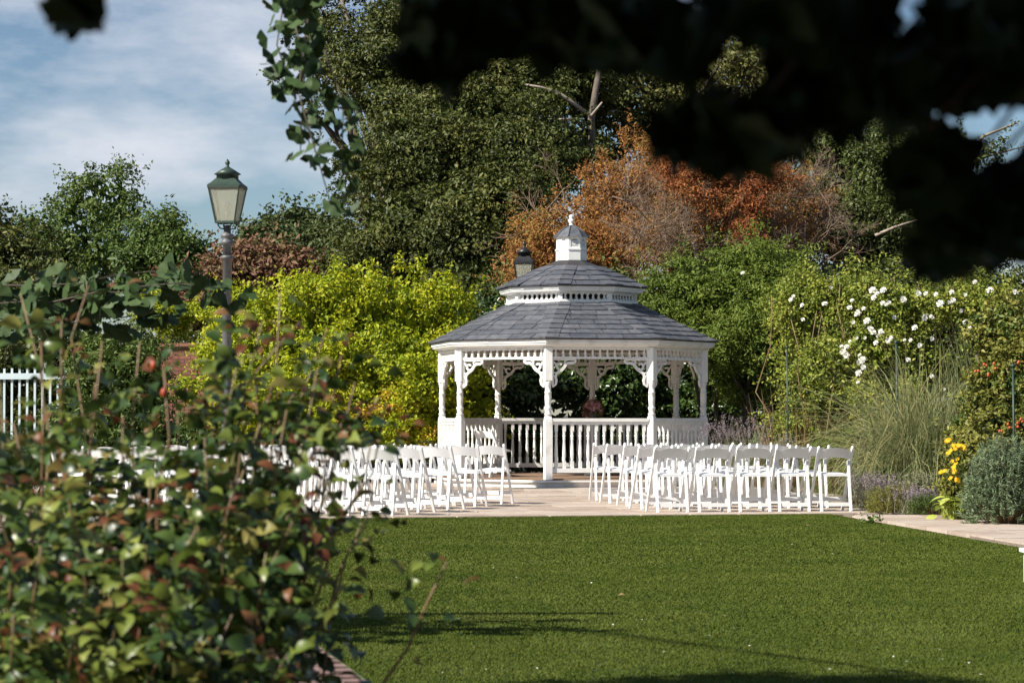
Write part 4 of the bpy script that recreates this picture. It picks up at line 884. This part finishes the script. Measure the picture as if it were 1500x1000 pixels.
# ------------------------------------------------------------------ flower border beyond the chairs
mo = root('soft_conifer', base_of(1060, 43.5), 'bright green mounded conifer with soft feathery sprays beside the gazebo', 'shrub')
lo = [lobe(1100, 390, 70, 32, 43.5), lobe(1050, 420, 75, 45, 43.3), lobe(1000, 430, 55, 45, 43.6), lobe(1110, 450, 85, 50, 43), lobe(1060, 500, 70, 50, 42.9), lobe(1140, 520, 70, 60, 43.2), lobe(980, 470, 40, 60, 43.8), lobe(1150, 410, 60, 30, 43.3), lobe(1090, 560, 60, 40, 43.8)]
crown('foliage', mo, M['mound'], lo, 620, (.14, .42), 95, .085, asp=.3, flat=.45, up=.7, droop=0, core=.28, back=.1, shell=(.55, 1.12), spray=1.3, gate=.85, gf=2.2)
wood('stem', mo, M['bark'], [(limb_path(base_of(1040 + 15 * i, 43.5), P(990 + 40 * i, 430, 43.4)), .05, .015) for i in range(5)])
cl = root('climbing_rose', base_of(1290, 38.5), 'sprawling climbing rose covered in white blooms behind the border', 'rose')
lo = [lobe(1190, 450, 60, 50, 39), lobe(1250, 440, 60, 45, 38.5), lobe(1320, 450, 70, 45, 38.3), lobe(1390, 440, 60, 40, 38.3), lobe(1440, 470, 50, 45, 38), lobe(1270, 520, 70, 55, 38), lobe(1340, 530, 60, 50, 38.2), lobe(1220, 560, 60, 60, 38.3), lobe(1300, 600, 80, 45, 37.8), lobe(1170, 510, 40, 60, 39.2), lobe(1480, 520, 40, 60, 38), lobe(1180, 620, 50, 35, 38.4)]
crown('foliage', cl, M['climb'], lo, 800, (.1, .32), 52, .068, asp=.55, core=.15, back=.1, flat=.85, shell=(.55, 1.15), spray=1.6, gate=.75, gf=2.6)
canes = []
for _ in range(26):
    x = rnd.uniform(1150, 1450); canes.append((limb_path(base_of(x + rnd.uniform(-30, 30), 38.2), P(x + rnd.uniform(-50, 50), rnd.uniform(400, 480), 37.9), .05), .015, .006))
wood('cane', cl, M['cane'], canes, 5)
rm = rose_mesh('bloom', .085, 5)
fl = [(1257, 458), (1250, 472), (1265, 452), (1248, 440), (1285, 430), (1294, 425), (1280, 436), (1293, 444), (1298, 446), (1323, 439), (1275, 482), (1279, 487), (1267, 495), (1292, 488), (1286, 492), (1301, 499), (1305, 495), (1325, 498), (1334, 498), (1259, 520), (1263, 527), (1257, 531), (1262, 529), (1258, 546), (1257, 560), (1354, 465), (1366, 465), (1371, 431), (1345, 430), (1356, 430), (1390, 443), (1396, 440), (1394, 428), (1414, 432), (1415, 472), (1421, 480), (1428, 413), (1450, 425), (1487, 428), (1365, 496), (1347, 506), (1175, 447), (1162, 434), (1208, 445), (1217, 421), (1240, 520), (1230, 524), (1226, 532), (1224, 525), (1365, 551), (1383, 570), (1255, 495), (1245, 500), (1240, 508), (1176, 468), (1088, 400), (1330, 527), (1340, 480), (1408, 455), (1270, 470), (1310, 465), (1235, 515)]
for x, y in fl:
    for k in range(rnd.choice([1, 1, 1, 2])):
        dd = rnd.uniform(36.6, 37.2) if x > 1230 else rnd.uniform(37.4, 38.0)
        if x < 1120: dd = 42.3
        o = link('bloom', rm, M['petal_w'], cl); q = P(x + rnd.gauss(0, 7) * (k > 0), y + rnd.gauss(0, 7) * (k > 0), dd); o.location = tuple(q - np.array(cl.location))
        e = Vector((rnd.gauss(-.2, .5), -1, rnd.gauss(.5, .4))); o.rotation_euler = e.to_track_quat('Z', 'Y').to_euler(); s_ = rnd.uniform(.3, .68); o.scale = (s_,) * 3
def grass_clump(name, x, d, lab, n, hpx, spread, mat, wd=.012, base_r=.25, droop=(.5, 1.6), lean=(0, 0), cat='grass plant', part='blade'):
    b0 = np.array(base_of(x, d)); ro = root(name, b0, lab, cat); s = sc(d)
    base = b0 + rng.normal(size=(n, 3)) * np.array([base_r, base_r, 0]); base[:, 2] = 0.0
    dr = rng.normal(size=(n, 3)) * spread; dr[:, 2] = 1; dr[:, 0] += lean[0]; dr[:, 1] += lean[1]
    v, t = blade_arrays(base, dr, hpx / s * rng.uniform(.55, 1.05, n), wd * rng.uniform(.6, 1.2, n), rng.uniform(*droop, n), 5)
    raw(part, v, t, M[mat], ro); return ro
grass_clump('pampas_grass', 1358, 31.5, 'large arching pampas grass with long pale blades beside the white roses', 3800, 450, .27, 'grass', .013, .26, (.8, 2.3))
grass_clump('tall_reed_grass', 1470, 34.5, 'upright grey green reed grass standing behind the red berried shrub', 500, 300, .13, 'grass', .012, .22, (.05, .4))
grass_clump('dry_grass', 1185, 38.2, 'dry brown stemmed grass between conifer and climbing rose', 520, 185, .2, 'dry', .012, .32, (.2, .7))
rs = root('berry_shrub', base_of(1470, 29.5), 'green shrub dotted with red hips behind the yellow daisies', 'shrub')
lo = [lobe(1470, 500, 45, 60, 29.8), lobe(1500, 560, 50, 60, 29.5), lobe(1455, 590, 38, 60, 29.6), lobe(1440, 650, 40, 60, 29.4), lobe(1490, 640, 60, 60, 29.3), lobe(1530, 500, 40, 70, 29.8), lobe(1430, 700, 40, 40, 29.2)]
crown('foliage', rs, M['olive'], lo, 420, (.1, .22), 42, .075, asp=.5, core=.18, back=.1, flat=.9)
crown('dark_foliage', rs, M['green'], lo, 240, (.1, .22), 42, .075, asp=.5, core=.1, back=.1)
wood('stem', rs, M['bark'], [(limb_path(base_of(1460 + 8 * i, 29.6), P(1430 + 20 * i, 520, 29.6)), .02, .008) for i in range(5)])
hm = MB().lathe([(.002, -.02), (.014, -.014), (.02, 0), (.014, .014), (.004, .022)], n=8).mesh('hip')
for x, y in ((1443, 535), (1455, 538), (1448, 545), (1465, 632), (1478, 622), (1492, 620), (1465, 645), (1430, 678), (1473, 655), (1433, 545), (1490, 530), (1496, 618)):
    for k in range(2): o = link('hip', hm, M['hip'], rs); o.location = tuple(P(x + rnd.gauss(0, 3), y + rnd.gauss(0, 3), 28.7) - np.array(rs.location))
# spurge mounds: upright stems carrying whorls of narrow leaves
def spurge(x, d, wpx, hpx, lab, n, mat='euph', name='spurge', leaf=.07, skirt=True):
    s = sc(d); b0 = np.array(base_of(x, d)); ro = root(name, b0, lab, 'shrub'); rx, hz = wpx / 2 / s, hpx / s
    e = rdir(n); e[:, 2] = np.abs(e[:, 2]) ** .7; tip = np.array([b0[0], d, 0]) + e * np.array([rx, rx * .85, hz]) * rng.uniform(.75, 1.03, (n, 1))
    roots = np.array([b0[0], d, 0]) + e * np.array([rx, rx * .85, 0]) * .35
    k = 34; idx = np.repeat(np.arange(n), k); u = rng.uniform(.62, 1.0, (len(idx), 1)); ax = unit(tip - roots)
    pos = roots[idx] + (tip - roots)[idx] * u + rng.normal(size=(len(idx), 3)) * .012
    out = rdir(len(idx)); td = unit(out + ax[idx] * .7); nr = unit(np.cross(td, rng.normal(size=td.shape)) + np.array([0, -.1, .5]))
    pos[:, 2] = np.maximum(pos[:, 2], .02)
    v, t = leaf_arrays(pos, nr, leaf * rng.uniform(.6, 1.15, len(idx)), .16, tdir=td * 2); raw('foliage', v, t, M[mat], ro)
    v, t = blade_arrays(roots, tip - roots, np.linalg.norm(tip - roots, axis=1), np.full(n, .009), np.zeros(n), 3); raw('stem', v, t, M['cane'], ro)
    return ro
spurge(1475, 26.3, 150, 135, 'blue green spurge mound spilling over the paving edge by the daisies', 620)
spurge(1118, 39.5, 60, 98, 'blue green spurge behind the lavender clump', 130)
spurge(1222, 36.5, 110, 105, 'broad fresh green spurge behind the folding chairs', 260, 'mound')
spurge(1152, 37.0, 56, 92, 'grey dome of cotton lavender behind the folding chairs', 220, 'silver', 'cotton_lavender', .045)
spurge(1275, 32.2, 90, 92, 'silver grey mound behind the outermost chairs', 260, 'silver', 'cotton_lavender', .05)
spurge(1262, 30.6, 60, 62, 'small grey mound at the paving edge beside the chairs', 160, 'silver', 'cotton_lavender', .05)
spurge(1316, 29.2, 110, 46, 'low olive herb mat at the paving edge', 240, 'olive', 'herb_mat', .045)
spurge(1365, 28.6, 80, 36, 'low green thyme mat by the lime leaved plant', 160, 'green', 'herb_mat', .04)
spurge(1300, 31.3, 110, 66, 'mid green perennial mound below the pampas grass', 200, 'green', 'perennial', .07)
spurge(1345, 29.6, 90, 62, 'grey green sage mound below the pampas grass', 190, 'lav', 'sage', .06)
def lavender(x, d, wpx, hpx, lab, n, lean):
    ro = grass_clump('lavender', x, d, lab, n, hpx, .42, 'lav', .008, wpx / sc(d) * .2, (.0, .25), (lean, -.1), 'lavender', 'stem')
    b0 = np.array([ro.location.x, d, 0]); s = sc(d); m = n // 2
    base = b0 + rng.normal(size=(m, 3)) * np.array([wpx / s * .2, .15, 0]); base[:, 2] = 0; dr = rng.normal(size=(m, 3)) * .36; dr[:, 2] = 1; dr[:, 0] += lean; dr = unit(dr)
    tip = base + dr * hpx / s * rng.uniform(.75, 1.05, (m, 1)); k = 14; idx = np.repeat(np.arange(m), k); pos = tip[idx] - dr[idx] * rng.uniform(0, .11, (m * k, 1)) + rng.normal(size=(m * k, 3)) * .008
    v, t = leaf_arrays(pos, rdir(m * k), np.full(m * k, .020), .6); raw('flower_spike', v, t, M['petal_l'], ro)
lavender(1082, 38.2, 95, 112, 'lavender clump with long faded purple spikes beside the gazebo', 420, -.12)
lavender(1338, 28.9, 70, 45, 'small purple lavender at the paving edge', 260, .1)
lavender(1285, 29.8, 70, 58, 'greyish lavender beside the outermost chair', 260, 0)
# yellow daisies and the lime leaved plant
yd = root('yellow_daisy', base_of(1405, 27.9), 'yellow daisy plant leaning beside the blue green spurge', 'flower')
crown('foliage', yd, M['olive'], [lobe(1420, 690, 34, 40, 27.9), lobe(1400, 730, 32, 30, 27.8), lobe(1435, 650, 30, 40, 28), lobe(1420, 745, 40, 25, 27.6)], 110, (.07, .14), 30, .07)
dm = MB(); vs_ = []; fs = []
for i in range(10):
    a = 2 * math.pi * i / 10; c_, s_ = math.cos(a), math.sin(a); k = len(vs_)
    vs_ += [(0, 0, 0), (c_ * .03 - s_ * .011, s_ * .03 + c_ * .011, .003), (c_ * .056, s_ * .056, -.004), (c_ * .03 + s_ * .011, s_ * .03 - c_ * .011, .003)]; fs += [(k, k + 3, k + 2, k + 1)]
dm.add(vs_, fs); dmm = dm.mesh('daisy_head')
stems = MB()
for x, y in ((1391, 643), (1388, 645), (1396, 652), (1403, 652), (1407, 653), (1399, 657), (1393, 659), (1389, 663), (1395, 675), (1400, 678), (1397, 684), (1402, 672), (1398, 690), (1381, 690), (1378, 691), (1384, 689), (1400, 702), (1404, 703), (1410, 655), (1392, 700)):
    q = P(x, y, rnd.uniform(27.2, 27.5)) - np.array(yd.location); o = link('daisy_head', dmm, M['petal_y'], yd); o.location = tuple(q)
    e = Vector((rnd.gauss(-.4, .4), -.8, rnd.gauss(.7, .3))); o.rotation_euler = e.to_track_quat('Z', 'Y').to_euler(); s_ = rnd.uniform(.5, .8); o.scale = (s_,) * 3
    stems.tube([(0.0, 0, .05), (q[0] * .4 + .03, q[1] * .5, q[2] * .6), tuple(q)], .004, 4)
stems.build('stem', M['green'], yd)
hs = root('lime_hosta', base_of(1392, 27.3), 'lime green broad leaved plant at the paving edge', 'plant')
lm = MB(); n = 7; vs_ = []; fs = []
for i in range(n):
    t = i / (n - 1); wv = .5 * math.sin(math.pi * min(1, t * .92 + .06)) ** .8 * .62; z = .28 * t - .42 * t * t
    vs_ += [(-wv, t, z + .08 * wv), (0, t, z - .02), (wv, t, z + .08 * wv)]
for i in range(n - 1): a = 3 * i; fs += [(a, a + 1, a + 4, a + 3), (a + 1, a + 2, a + 5, a + 4)]
lm.add(vs_, fs, True); lmm = lm.mesh('leaf')
for i in range(34):
    a = rnd.uniform(0, 2 * math.pi); o = link('leaf', lmm, M['lime'], hs); r_ = rnd.uniform(0, .2); z = rnd.uniform(.06, .34)
    o.location = (math.cos(a) * r_, math.sin(a) * r_ * .7, z); s_ = rnd.uniform(.11, .2); o.scale = (s_,) * 3; o.rotation_euler = (rnd.uniform(-.5, .25), rnd.uniform(-.3, .3), a - math.pi / 2 + rnd.uniform(-.5, .5))
v, t = blade_arrays(np.array(base_of(1392, 27.3)) * np.array([1, 1, 0]) + rng.normal(size=(40, 3)) * np.array([.06, .05, 0]), rng.normal(size=(40, 3)) * .4 + np.array([0, 0, 1]), np.full(40, .28), np.full(40, .012), np.full(40, .3), 3); raw('stalk', v, t, M['lime'], hs)
# low planting that fills the border soil
gc = np.stack([rng.uniform(4.6, 9, 5200), rng.uniform(27, 44, 5200), rng.uniform(.02, .2, 5200)], 1); gc = gc[gc[:, 0] > 5.15 - (gc[:, 1] < 0)]
v, t = leaf_arrays(gc, unit(rdir(len(gc)) * .6 + np.array([0, -.2, 1])), .09 * rng.uniform(.6, 1.3, len(gc))); o = raw('ground_cover', v, t, M['green']); tag(o, 'low leafy ground cover under the border plants', 'ground cover', kind='stuff')

# weeds and fallen petals on lawn and paving
WD = P(1279, 767, 26.4) * np.array([1, 1, 0])
wd = root('weed', WD, 'small weed growing in the joint between lawn and paving', 'weed')
v, t = leaf_arrays(WD + np.array([0, 0, .05]) + rng.normal(size=(60, 3)) * np.array([.09, .04, .03]), unit(rdir(60) + np.array([0, 0, .8])), .05 * rng.uniform(.6, 1.3, 60)); v[:, 2] = np.maximum(v[:, 2], .01); raw('foliage', v, t, M['green'], wd)
n = 60; y = 28.0 / rng.uniform(1, 2.7, n); x = rng.uniform(-.16, .2, n) * y; ok = in_poly(x, y, LN)
pp = np.stack([x, y, np.full(n, .033)], 1)[ok]
v, t = leaf_arrays(pp, unit(rdir(len(pp)) * .3 + np.array([0, 0, 1])), rng.uniform(.009, .021, len(pp)), .7); o = raw('fallen_petals', v, t, M['petal_w']); tag(o, 'scattered white petals lying on the lawn', 'petals', kind='stuff')
for x, y in ((911, 879), (1184, 774)):
    q = P(x, y, FPX * CAMH / (y - HZ)); o = raw('fallen_leaf', *leaf_arrays(np.zeros((1, 3)), np.array([[.1, -.2, 1.0]]), [.06], .6), M['dry']); o.location = (q[0], q[1], .04); tag(o, 'dry brown leaf lying ' + ('in the middle of the lawn' if y > 800 else 'on the lawn near the paving and chairs'), 'leaf', 'dry leaves on the lawn')

# low white side table at the lawn edge
q = P(1493, 800, 17.0)
tb = root('side_table', (q[0] + .30, 17.0, 0.0), 'low white table standing on the lawn', 'table')
zt = P(1493, 804, 17.0)[2]
MB().box((0, 0, zt - .014), (.52, .40, .028)).build('table_top', M['resin'], tb, .004)
for sx in (-1, 1):
    for sy in (-1, 1): MB().box((sx * .215, sy * .16, (zt - .029) / 2), (.035, .035, zt - .029)).build('leg', M['resin'], tb)

# ------------------------------------------------------------------ rose bush in the foreground
RB = np.array([-1.0, 5.7, 0.0]); rb = root('rose_bush', (RB[0], RB[1], 0.0), 'tall leggy rose bush with red shoots beside the brick path', 'rose bush')
def leaflet_mesh(name, n=6, wfac=.34, fold=.35, curl=.18):
    m = MB(); vs_ = []; fs = []
    for i in range(n + 1):
        t = i / n; wv = wfac * math.sin(math.pi * t ** .85) if 0 < i < n else .0; z = curl * .25 - curl * (2 * t - 1) ** 2 * .5
        vs_ += [(-wv, t, z + fold * wv), (0, t, z), (wv, t, z + fold * wv)]
    for i in range(n): a = 3 * i; fs += [(a, a + 1, a + 4, a + 3), (a + 1, a + 2, a + 5, a + 4)]
    return m.add(vs_, fs, True)
LFT = leaflet_mesh('leaf', wfac=.32, curl=.3); LV = np.array(LFT.v); LF = LFT.f
tips = [(410, 428, 5.6), (130, 418, 5.9), (240, 540, 5.2), (565, 590, 5.9), (655, 822, 5.4), (470, 640, 5.5), (560, 690, 5.8), (330, 560, 5.9), (60, 500, 5.6), (20, 620, 5.1), (180, 610, 5.5), (300, 640, 5.2), (400, 560, 5.8), (480, 480, 6.0), (520, 560, 5.7), (350, 690, 5.0), (90, 690, 4.9), (220, 700, 5.0), (430, 740, 5.3), (140, 560, 6.0), (30, 430, 6.1), (500, 850, 5.2), (290, 770, 4.8), (390, 810, 4.9), (60, 800, 4.7), (180, 820, 4.7), (450, 890, 5.0), (340, 900, 4.7), (240, 900, 4.6), (110, 910, 4.6), (20, 900, 4.6), (420, 960, 4.7), (0, 560, 5.4), (-40, 640, 5.0), (-40, 780, 4.8), (540, 760, 5.6), (380, 640, 5.4), (440, 560, 5.6), (260, 600, 5.8), (460, 700, 5.1), (500, 620, 5.4), (330, 830, 5.2), (160, 740, 5.4), (70, 600, 5.9), (350, 520, 5.7), (440, 470, 5.8), (385, 470, 5.5), (530, 600, 5.6), (465, 540, 5.4), (420, 600, 5.3), (545, 640, 5.9), (500, 520, 5.8), (360, 600, 5.5), (90, 470, 5.8), (205, 500, 5.6), (150, 500, 5.5)] + [(x_, y_, d_) for x_, y_, d_ in zip((10, 60, 120, 170, 230, 290, 330, 380, 30, 150, 260, 360, 400, 90, 200, 310), (760, 840, 730, 880, 770, 850, 720, 800, 920, 960, 950, 930, 880, 690, 700, 690), (6.2, 6.0, 6.4, 6.1, 6.3, 6.2, 6.4, 6.2, 6.0, 6.0, 6.1, 6.0, 6.1, 6.5, 6.5, 6.5))]
LP = []   # leaflets: pos, tdir, nrm, size, kind
cpaths = []
for ti, (x, y, d) in enumerate(tips):
    tip = P(x, y, d); b = np.array([RB[0] + (tip[0] - RB[0]) * .45 + rnd.uniform(-.1, .1), RB[1] + (d - RB[1]) * .5 + rnd.uniform(-.1, .1), 0.0])
    pts = limb_path(b, tip, .02, 8, .03); cpaths.append((pts, .007, .002)); pts = np.array(pts)
    seg = np.linalg.norm(np.diff(pts, axis=0), axis=1).sum(); upper = ti in (0, 1, 2, 3, 4, 13)
    nl = int(seg * (38 if not upper else 28))
    for k in range(nl):
        u = (rnd.uniform(.25, 1.0) if k > 4 else rnd.uniform(.88, 1.0)); f_ = u * 8; i0 = min(int(f_), 7); q = pts[i0] + (pts[i0 + 1] - pts[i0]) * (f_ - i0)
        ax = unit((pts[i0 + 1] - pts[i0])[None])[0]; out = rdir(1)[0]; out = out - ax * out.dot(ax) * .7; out[2] += .15; out /= np.linalg.norm(out)
        rl = rnd.uniform(.07, .13); sd = np.cross(out, np.array([0, 0, 1.0]) + rng.normal(size=3) * .35); sd /= np.linalg.norm(sd); nn = np.cross(sd, out); nn *= 1 if nn[2] > 0 else -1
        kind = 'rose'
        if u > .92 and rnd.random() < .36: kind = 'rosered'
        elif rnd.random() < (.11 if u > .7 else .03): kind = 'roseyel'
        elif rnd.random() < (.17 if u > .6 else .05): kind = 'rosenew'
        sz = rnd.uniform(.042, .066) * (.7 if kind == 'rosered' else 1)
        for (a, s_) in ((1.0, 0), (.62, 1), (.62, -1), (.25, 1), (.25, -1))[:rnd.choice([3, 5, 5])]:
            p0 = q + out * rl * a + np.array([0, 0, -.02 * a * a]); td = out if s_ == 0 else out * .45 + sd * s_ * .9
            td = td + rng.normal(size=3) * .2 - np.array([0, 0, .25]); td /= np.linalg.norm(td); n3 = nn + rng.normal(size=3) * .35; n3 = n3 - td * n3.dot(td); n3 /= np.linalg.norm(n3)
            LP.append((p0, td, n3, sz * (1 if s_ == 0 else .85), kind))
wood('cane', rb, M['cane'], cpaths, 6)
def place_leaves(LP, parent, base_mesh, LV, LF, nparts=290, name='leaf', stuffname='foliage', near=True):
    pix = toPix([l[0] for l in LP]); d = np.array([l[0][1] for l in LP]); sz = np.array([l[3] for l in LP])
    inside = (pix[:, 0] > 0) & (pix[:, 0] < 1500) & (pix[:, 1] > 0) & (pix[:, 1] < 1000); face = np.array([abs(l[2][1]) + .25 for l in LP])
    order = np.argsort(-(sz / d * face * inside)); single = set(order[:nparts].tolist()); meshes = {}
    off = np.array(parent.location); rest = {}
    for i, (p, td, n3, s_, kind) in enumerate(LP):
        xx = np.cross(td, n3)
        if i in single:
            if kind not in meshes: me = base_mesh.mesh(name); me.materials.append(M[kind]); meshes[kind] = me
            o = bpy.data.objects.new(name, meshes[kind]); col.objects.link(o); o.parent = parent
            q = p - off; o.matrix_basis = Matrix(((xx[0] * s_, td[0] * s_, n3[0] * s_, q[0]), (xx[1] * s_, td[1] * s_, n3[1] * s_, q[1]), (xx[2] * s_, td[2] * s_, n3[2] * s_, q[2]), (0, 0, 0, 1)))
        else: rest.setdefault(kind, []).append(p + s_ * (LV[:, :1] * xx + LV[:, 1:2] * td + LV[:, 2:3] * n3))
    for kind, vs_ in rest.items():
        nV = len(LV); F_ = np.array(LF); T = (np.arange(len(vs_))[:, None, None] * nV + F_[None]).reshape(-1, F_.shape[1])
        tag(raw(stuffname, np.concatenate(vs_), T, M[kind], parent, smooth=True), kind='stuff')
keep = []
for l in LP:
    px_, py_ = toPix(l[0])[0]; v_ = min(1, max(0, (py_ - 640) / 140)); f_ = .5 + .5 * v_
    f_ *= 1 if px_ < 340 else max(.22 if py_ > 660 else .8, 1 - (px_ - 340) / 190)
    if py_ < 640 and px_ < 300: f_ *= .6
    if rnd.random() < f_: keep.append(l)
LP = keep
place_leaves(LP, rb, LFT, LV, LF)
for x, y, d in ((240, 575, 5.2), (225, 535, 5.2), (570, 600, 5.9)):
    o = link('hip', hm, M['hip'], rb); o.location = tuple(P(x, y, d) - np.array(rb.location)); o.scale = (.38, .38, .5)
sb = root('yellow_green_bush', base_of(0, 13.5), 'small yellow green bush showing through the rose bush', 'bush')
crown('foliage', sb, M['lime'], [lobe(10, 830, 45, 35, 13.5), lobe(-20, 860, 50, 40, 13.5)], 90, (.04, .09), 36, .03)
wood('stem', sb, M['cane'], [(limb_path(base_of(x, 13.5), P(x, 830, 13.5)), .008, .004) for x in (-10, 0, 12)])

# ------------------------------------------------------------------ ginkgo trees: branches overhead
def fan_mesh():
    m = MB(); vs_ = [(0, 0, 0), (.008, .0, 0), (.004, .42, .03), (-.004, .42, .03)]; fs = [(0, 1, 2, 3)]; n = 10; k = len(vs_)
    vs_ += [(0, .42, .03)]
    for i in range(n + 1):
        a = R(20 + 140 * i / n); rr_ = .58 + .012 * math.sin(i * 2.3) - (.10 if i == n // 2 else 0); vs_.append((rr_ * math.cos(a) * 1.0, .42 + rr_ * math.sin(a), .03 + .025 * math.sin(i * 1.3) - .06 * math.sin(a)))
    fs += [(k, k + 1 + i, k + 2 + i) for i in range(n)]
    vs_ += []
    return m, vs_, fs
gm, gv, gf = fan_mesh()
tri = [f if len(f) == 3 else None for f in gf]; gf3 = [(0, 1, 2), (0, 2, 3)] + [f for f in gf if len(f) == 3]
gm.add(gv, gf3, True); GV = np.array(gv)
def spur(q, n, size, LPout, bias=None):
    for _ in range(n):
        td = rdir(1)[0]; td[2] -= .55
        if bias is not None: td = td + bias
        td /= np.linalg.norm(td); n3 = rdir(1)[0] + np.array([0, -.5, .5]); n3 = n3 - td * n3.dot(td); n3 /= np.linalg.norm(n3); LPout.append((q + rng.normal(size=3) * .01, td, n3, size * rnd.uniform(.75, 1.15), 'ginkgo'))
# mid-distance ginkgo, its trunk outside the view
G1 = np.array([-3.9, 12.5, -0.06]); g1 = root('ginkgo_tree', G1, 'ginkgo tree whose low leafy branches hang beside the lamp post', 'tree', 'ginkgo trees'); LP = []; br_ = []
top = G1 + np.array([0.1, -.6, 4.2]); br_.append(([G1, G1 + np.array([.05, 0, 1.6]), G1 + np.array([0, .1, 3.0]), top], .13, .05))
for tx, ty, td_, z0 in ((345, 425, 12.2, 1.6), (300, 400, 12.8, 1.7), (215, 430, 12.0, 1.5), (90, 470, 11.5, 1.5), (150, 440, 12.6, 1.6), (20, 480, 11.8, 1.5), (250, 450, 12.4, 1.5), (180, 400, 12.2, 1.6), (60, 440, 12.0, 1.5), (500, 290, 8.2, 3.2), (470, 200, 8.0, 3.4), (440, 225, 8.1, 3.2), (485, 300, 8.0, 3.3), (455, 215, 8.3, 3.3)):
    e = P(tx, ty, td_); s_ = np.array([G1[0], G1[1], z0]); pts = limb_path(s_, e, .02, 8, .02) if z0 < 2 else [s_ + (np.array([e[0], e[1], 3.0]) - s_) * k / 5 for k in range(5)] + limb_path(np.array([e[0] - .15, e[1], 2.97]), e, .0, 3, .12); br_.append((pts, .014 if not tx > 400 else .007, .002)); pts = np.array(pts)
    hang = tx > 400
    for k in range(16 if not hang else 11):
        u = rnd.uniform(.55 if not hang else .72, 1); f_ = u * 8; i0 = min(int(f_), 7); q = pts[i0] + (pts[i0 + 1] - pts[i0]) * (f_ - i0); spur(q, rnd.choice([3, 4, 5]), .115 if not hang else .074, LP)
wood('branch', g1, M['bark'], br_, 7)
place_leaves(LP, g1, gm, GV, gf3, 280)
cr_l = [(np.array([-4.1, 7.6, 4.7]), np.array([.75, .45, .45])), (np.array([-5.7, 11.1, 4.4]), np.array([.15, .3, .3]))]
crown('crown', g1, M['ginkgo'], cr_l, 110, (.15, .3), 26, .1, asp=.9, back=1)
# ginkgo over the camera: shaded leaves close by, unseen crown added to block light
G2 = np.array([1.9, -1.6, -0.06]); g2 = root('ginkgo_tree', G2, 'dark shaded ginkgo branches overhanging the lawn, leaves close and blurred', 'tree', 'ginkgo trees'); LP = []; br_ = []
fork = np.array([1.8, -1.2, 2.3]); br_.append(([G2, G2 + np.array([0, .1, 1.2]), fork, fork + np.array([-.3, .2, 1.4])], .16, .09))
masses = [(640, 60, 70, 85), (730, 30, 90, 70), (830, 25, 100, 70), (930, 40, 90, 65), (1000, 70, 50, 50), (1000, 200, 55, 50), (1070, 205, 65, 55), (1130, 190, 60, 50), (1050, 175, 60, 30), (1170, 120, 60, 90), (1240, 130, 70, 80), (1310, 120, 70, 70), (1370, 110, 60, 70), (1440, 110, 60, 55), (1490, 90, 40, 70), (1220, 40, 80, 50), (1265, 30, 30, 50), (1400, 40, 40, 50), (1470, 30, 50, 50), (1140, 20, 60, 40), (1090, 15, 60, 35), (1345, 260, 45, 30), (1380, 230, 35, 35), (1400, 330, 65, 75), (1460, 320, 60, 80), (1495, 270, 30, 60), (1375, 370, 40, 40), (880, 60, 120, 40), (110, 10, 50, 30)]
for mx_, my_, rx, ry in masses:
    d = rnd.uniform(1.8, 2.25); e = P(mx_, my_ - 20, d); s_ = fork + np.array([0, .1, -.2 + .2 * rnd.random()]) if mx_ > 300 else np.array([-.9, 1.2, 2.6])
    pts = limb_path(s_, e + np.array([0, 0, .02]), .12, 8, .02); br_.append((pts, .010, .002))
    for k in range(max(22, int(rx * ry / 42))):
        a_ = rnd.uniform(0, 6.283); u_ = math.sqrt(rnd.random()); ex, ey = max(rx - 38, 8), max(ry - 38, 8)
        q = P(mx_ + ex * u_ * math.cos(a_), my_ + ey * u_ * math.sin(a_), d + rnd.uniform(-.15, .15)); td = rdir(1)[0]; td[2] -= .4; td /= np.linalg.norm(td)
        n3 = rdir(1)[0] + np.array([0, -.6, .4]); n3 = n3 - td * n3.dot(td); n3 /= np.linalg.norm(n3); sz_ = .064 * rnd.uniform(.8, 1.1)
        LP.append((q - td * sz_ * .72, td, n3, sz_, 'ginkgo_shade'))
wood('branch', g2, M['bark'], br_, 7)
place_leaves(LP, g2, gm, GV, gf3, 295)
cr_l = [(np.array([0.4, -.4, 3.1]), np.array([2.2, 1.9, .7])), (np.array([-1.2, -1.2, 3.0]), np.array([1.6, 1.6, 1.0])), (np.array([1.8, .2, 3.0]), np.array([1.6, 1.6, .9])), (np.array([-.6, -2.2, 2.4]), np.array([2.0, 1.0, 1.3])), (np.array([1.6, -2.2, 2.2]), np.array([1.6, 1.0, 1.2])), (np.array([.9, 1.0, 2.75]), np.array([1.3, .9, .45])), (np.array([-1.9, -.6, 2.3]), np.array([.7, 1.2, 1.0])), (np.array([-.7, 1.35, 2.55]), np.array([.8, .7, .5])), (np.array([.2, 1.7, 2.35]), np.array([.7, .5, .35]))]
crown('crown', g2, M['ginkgo_shade'], cr_l, 1600, (.25, .45), 30, .14, asp=.95, back=1, core=.3, corek=1.8)  # out-of-view lobes added to keep sun and sky off the near leaves
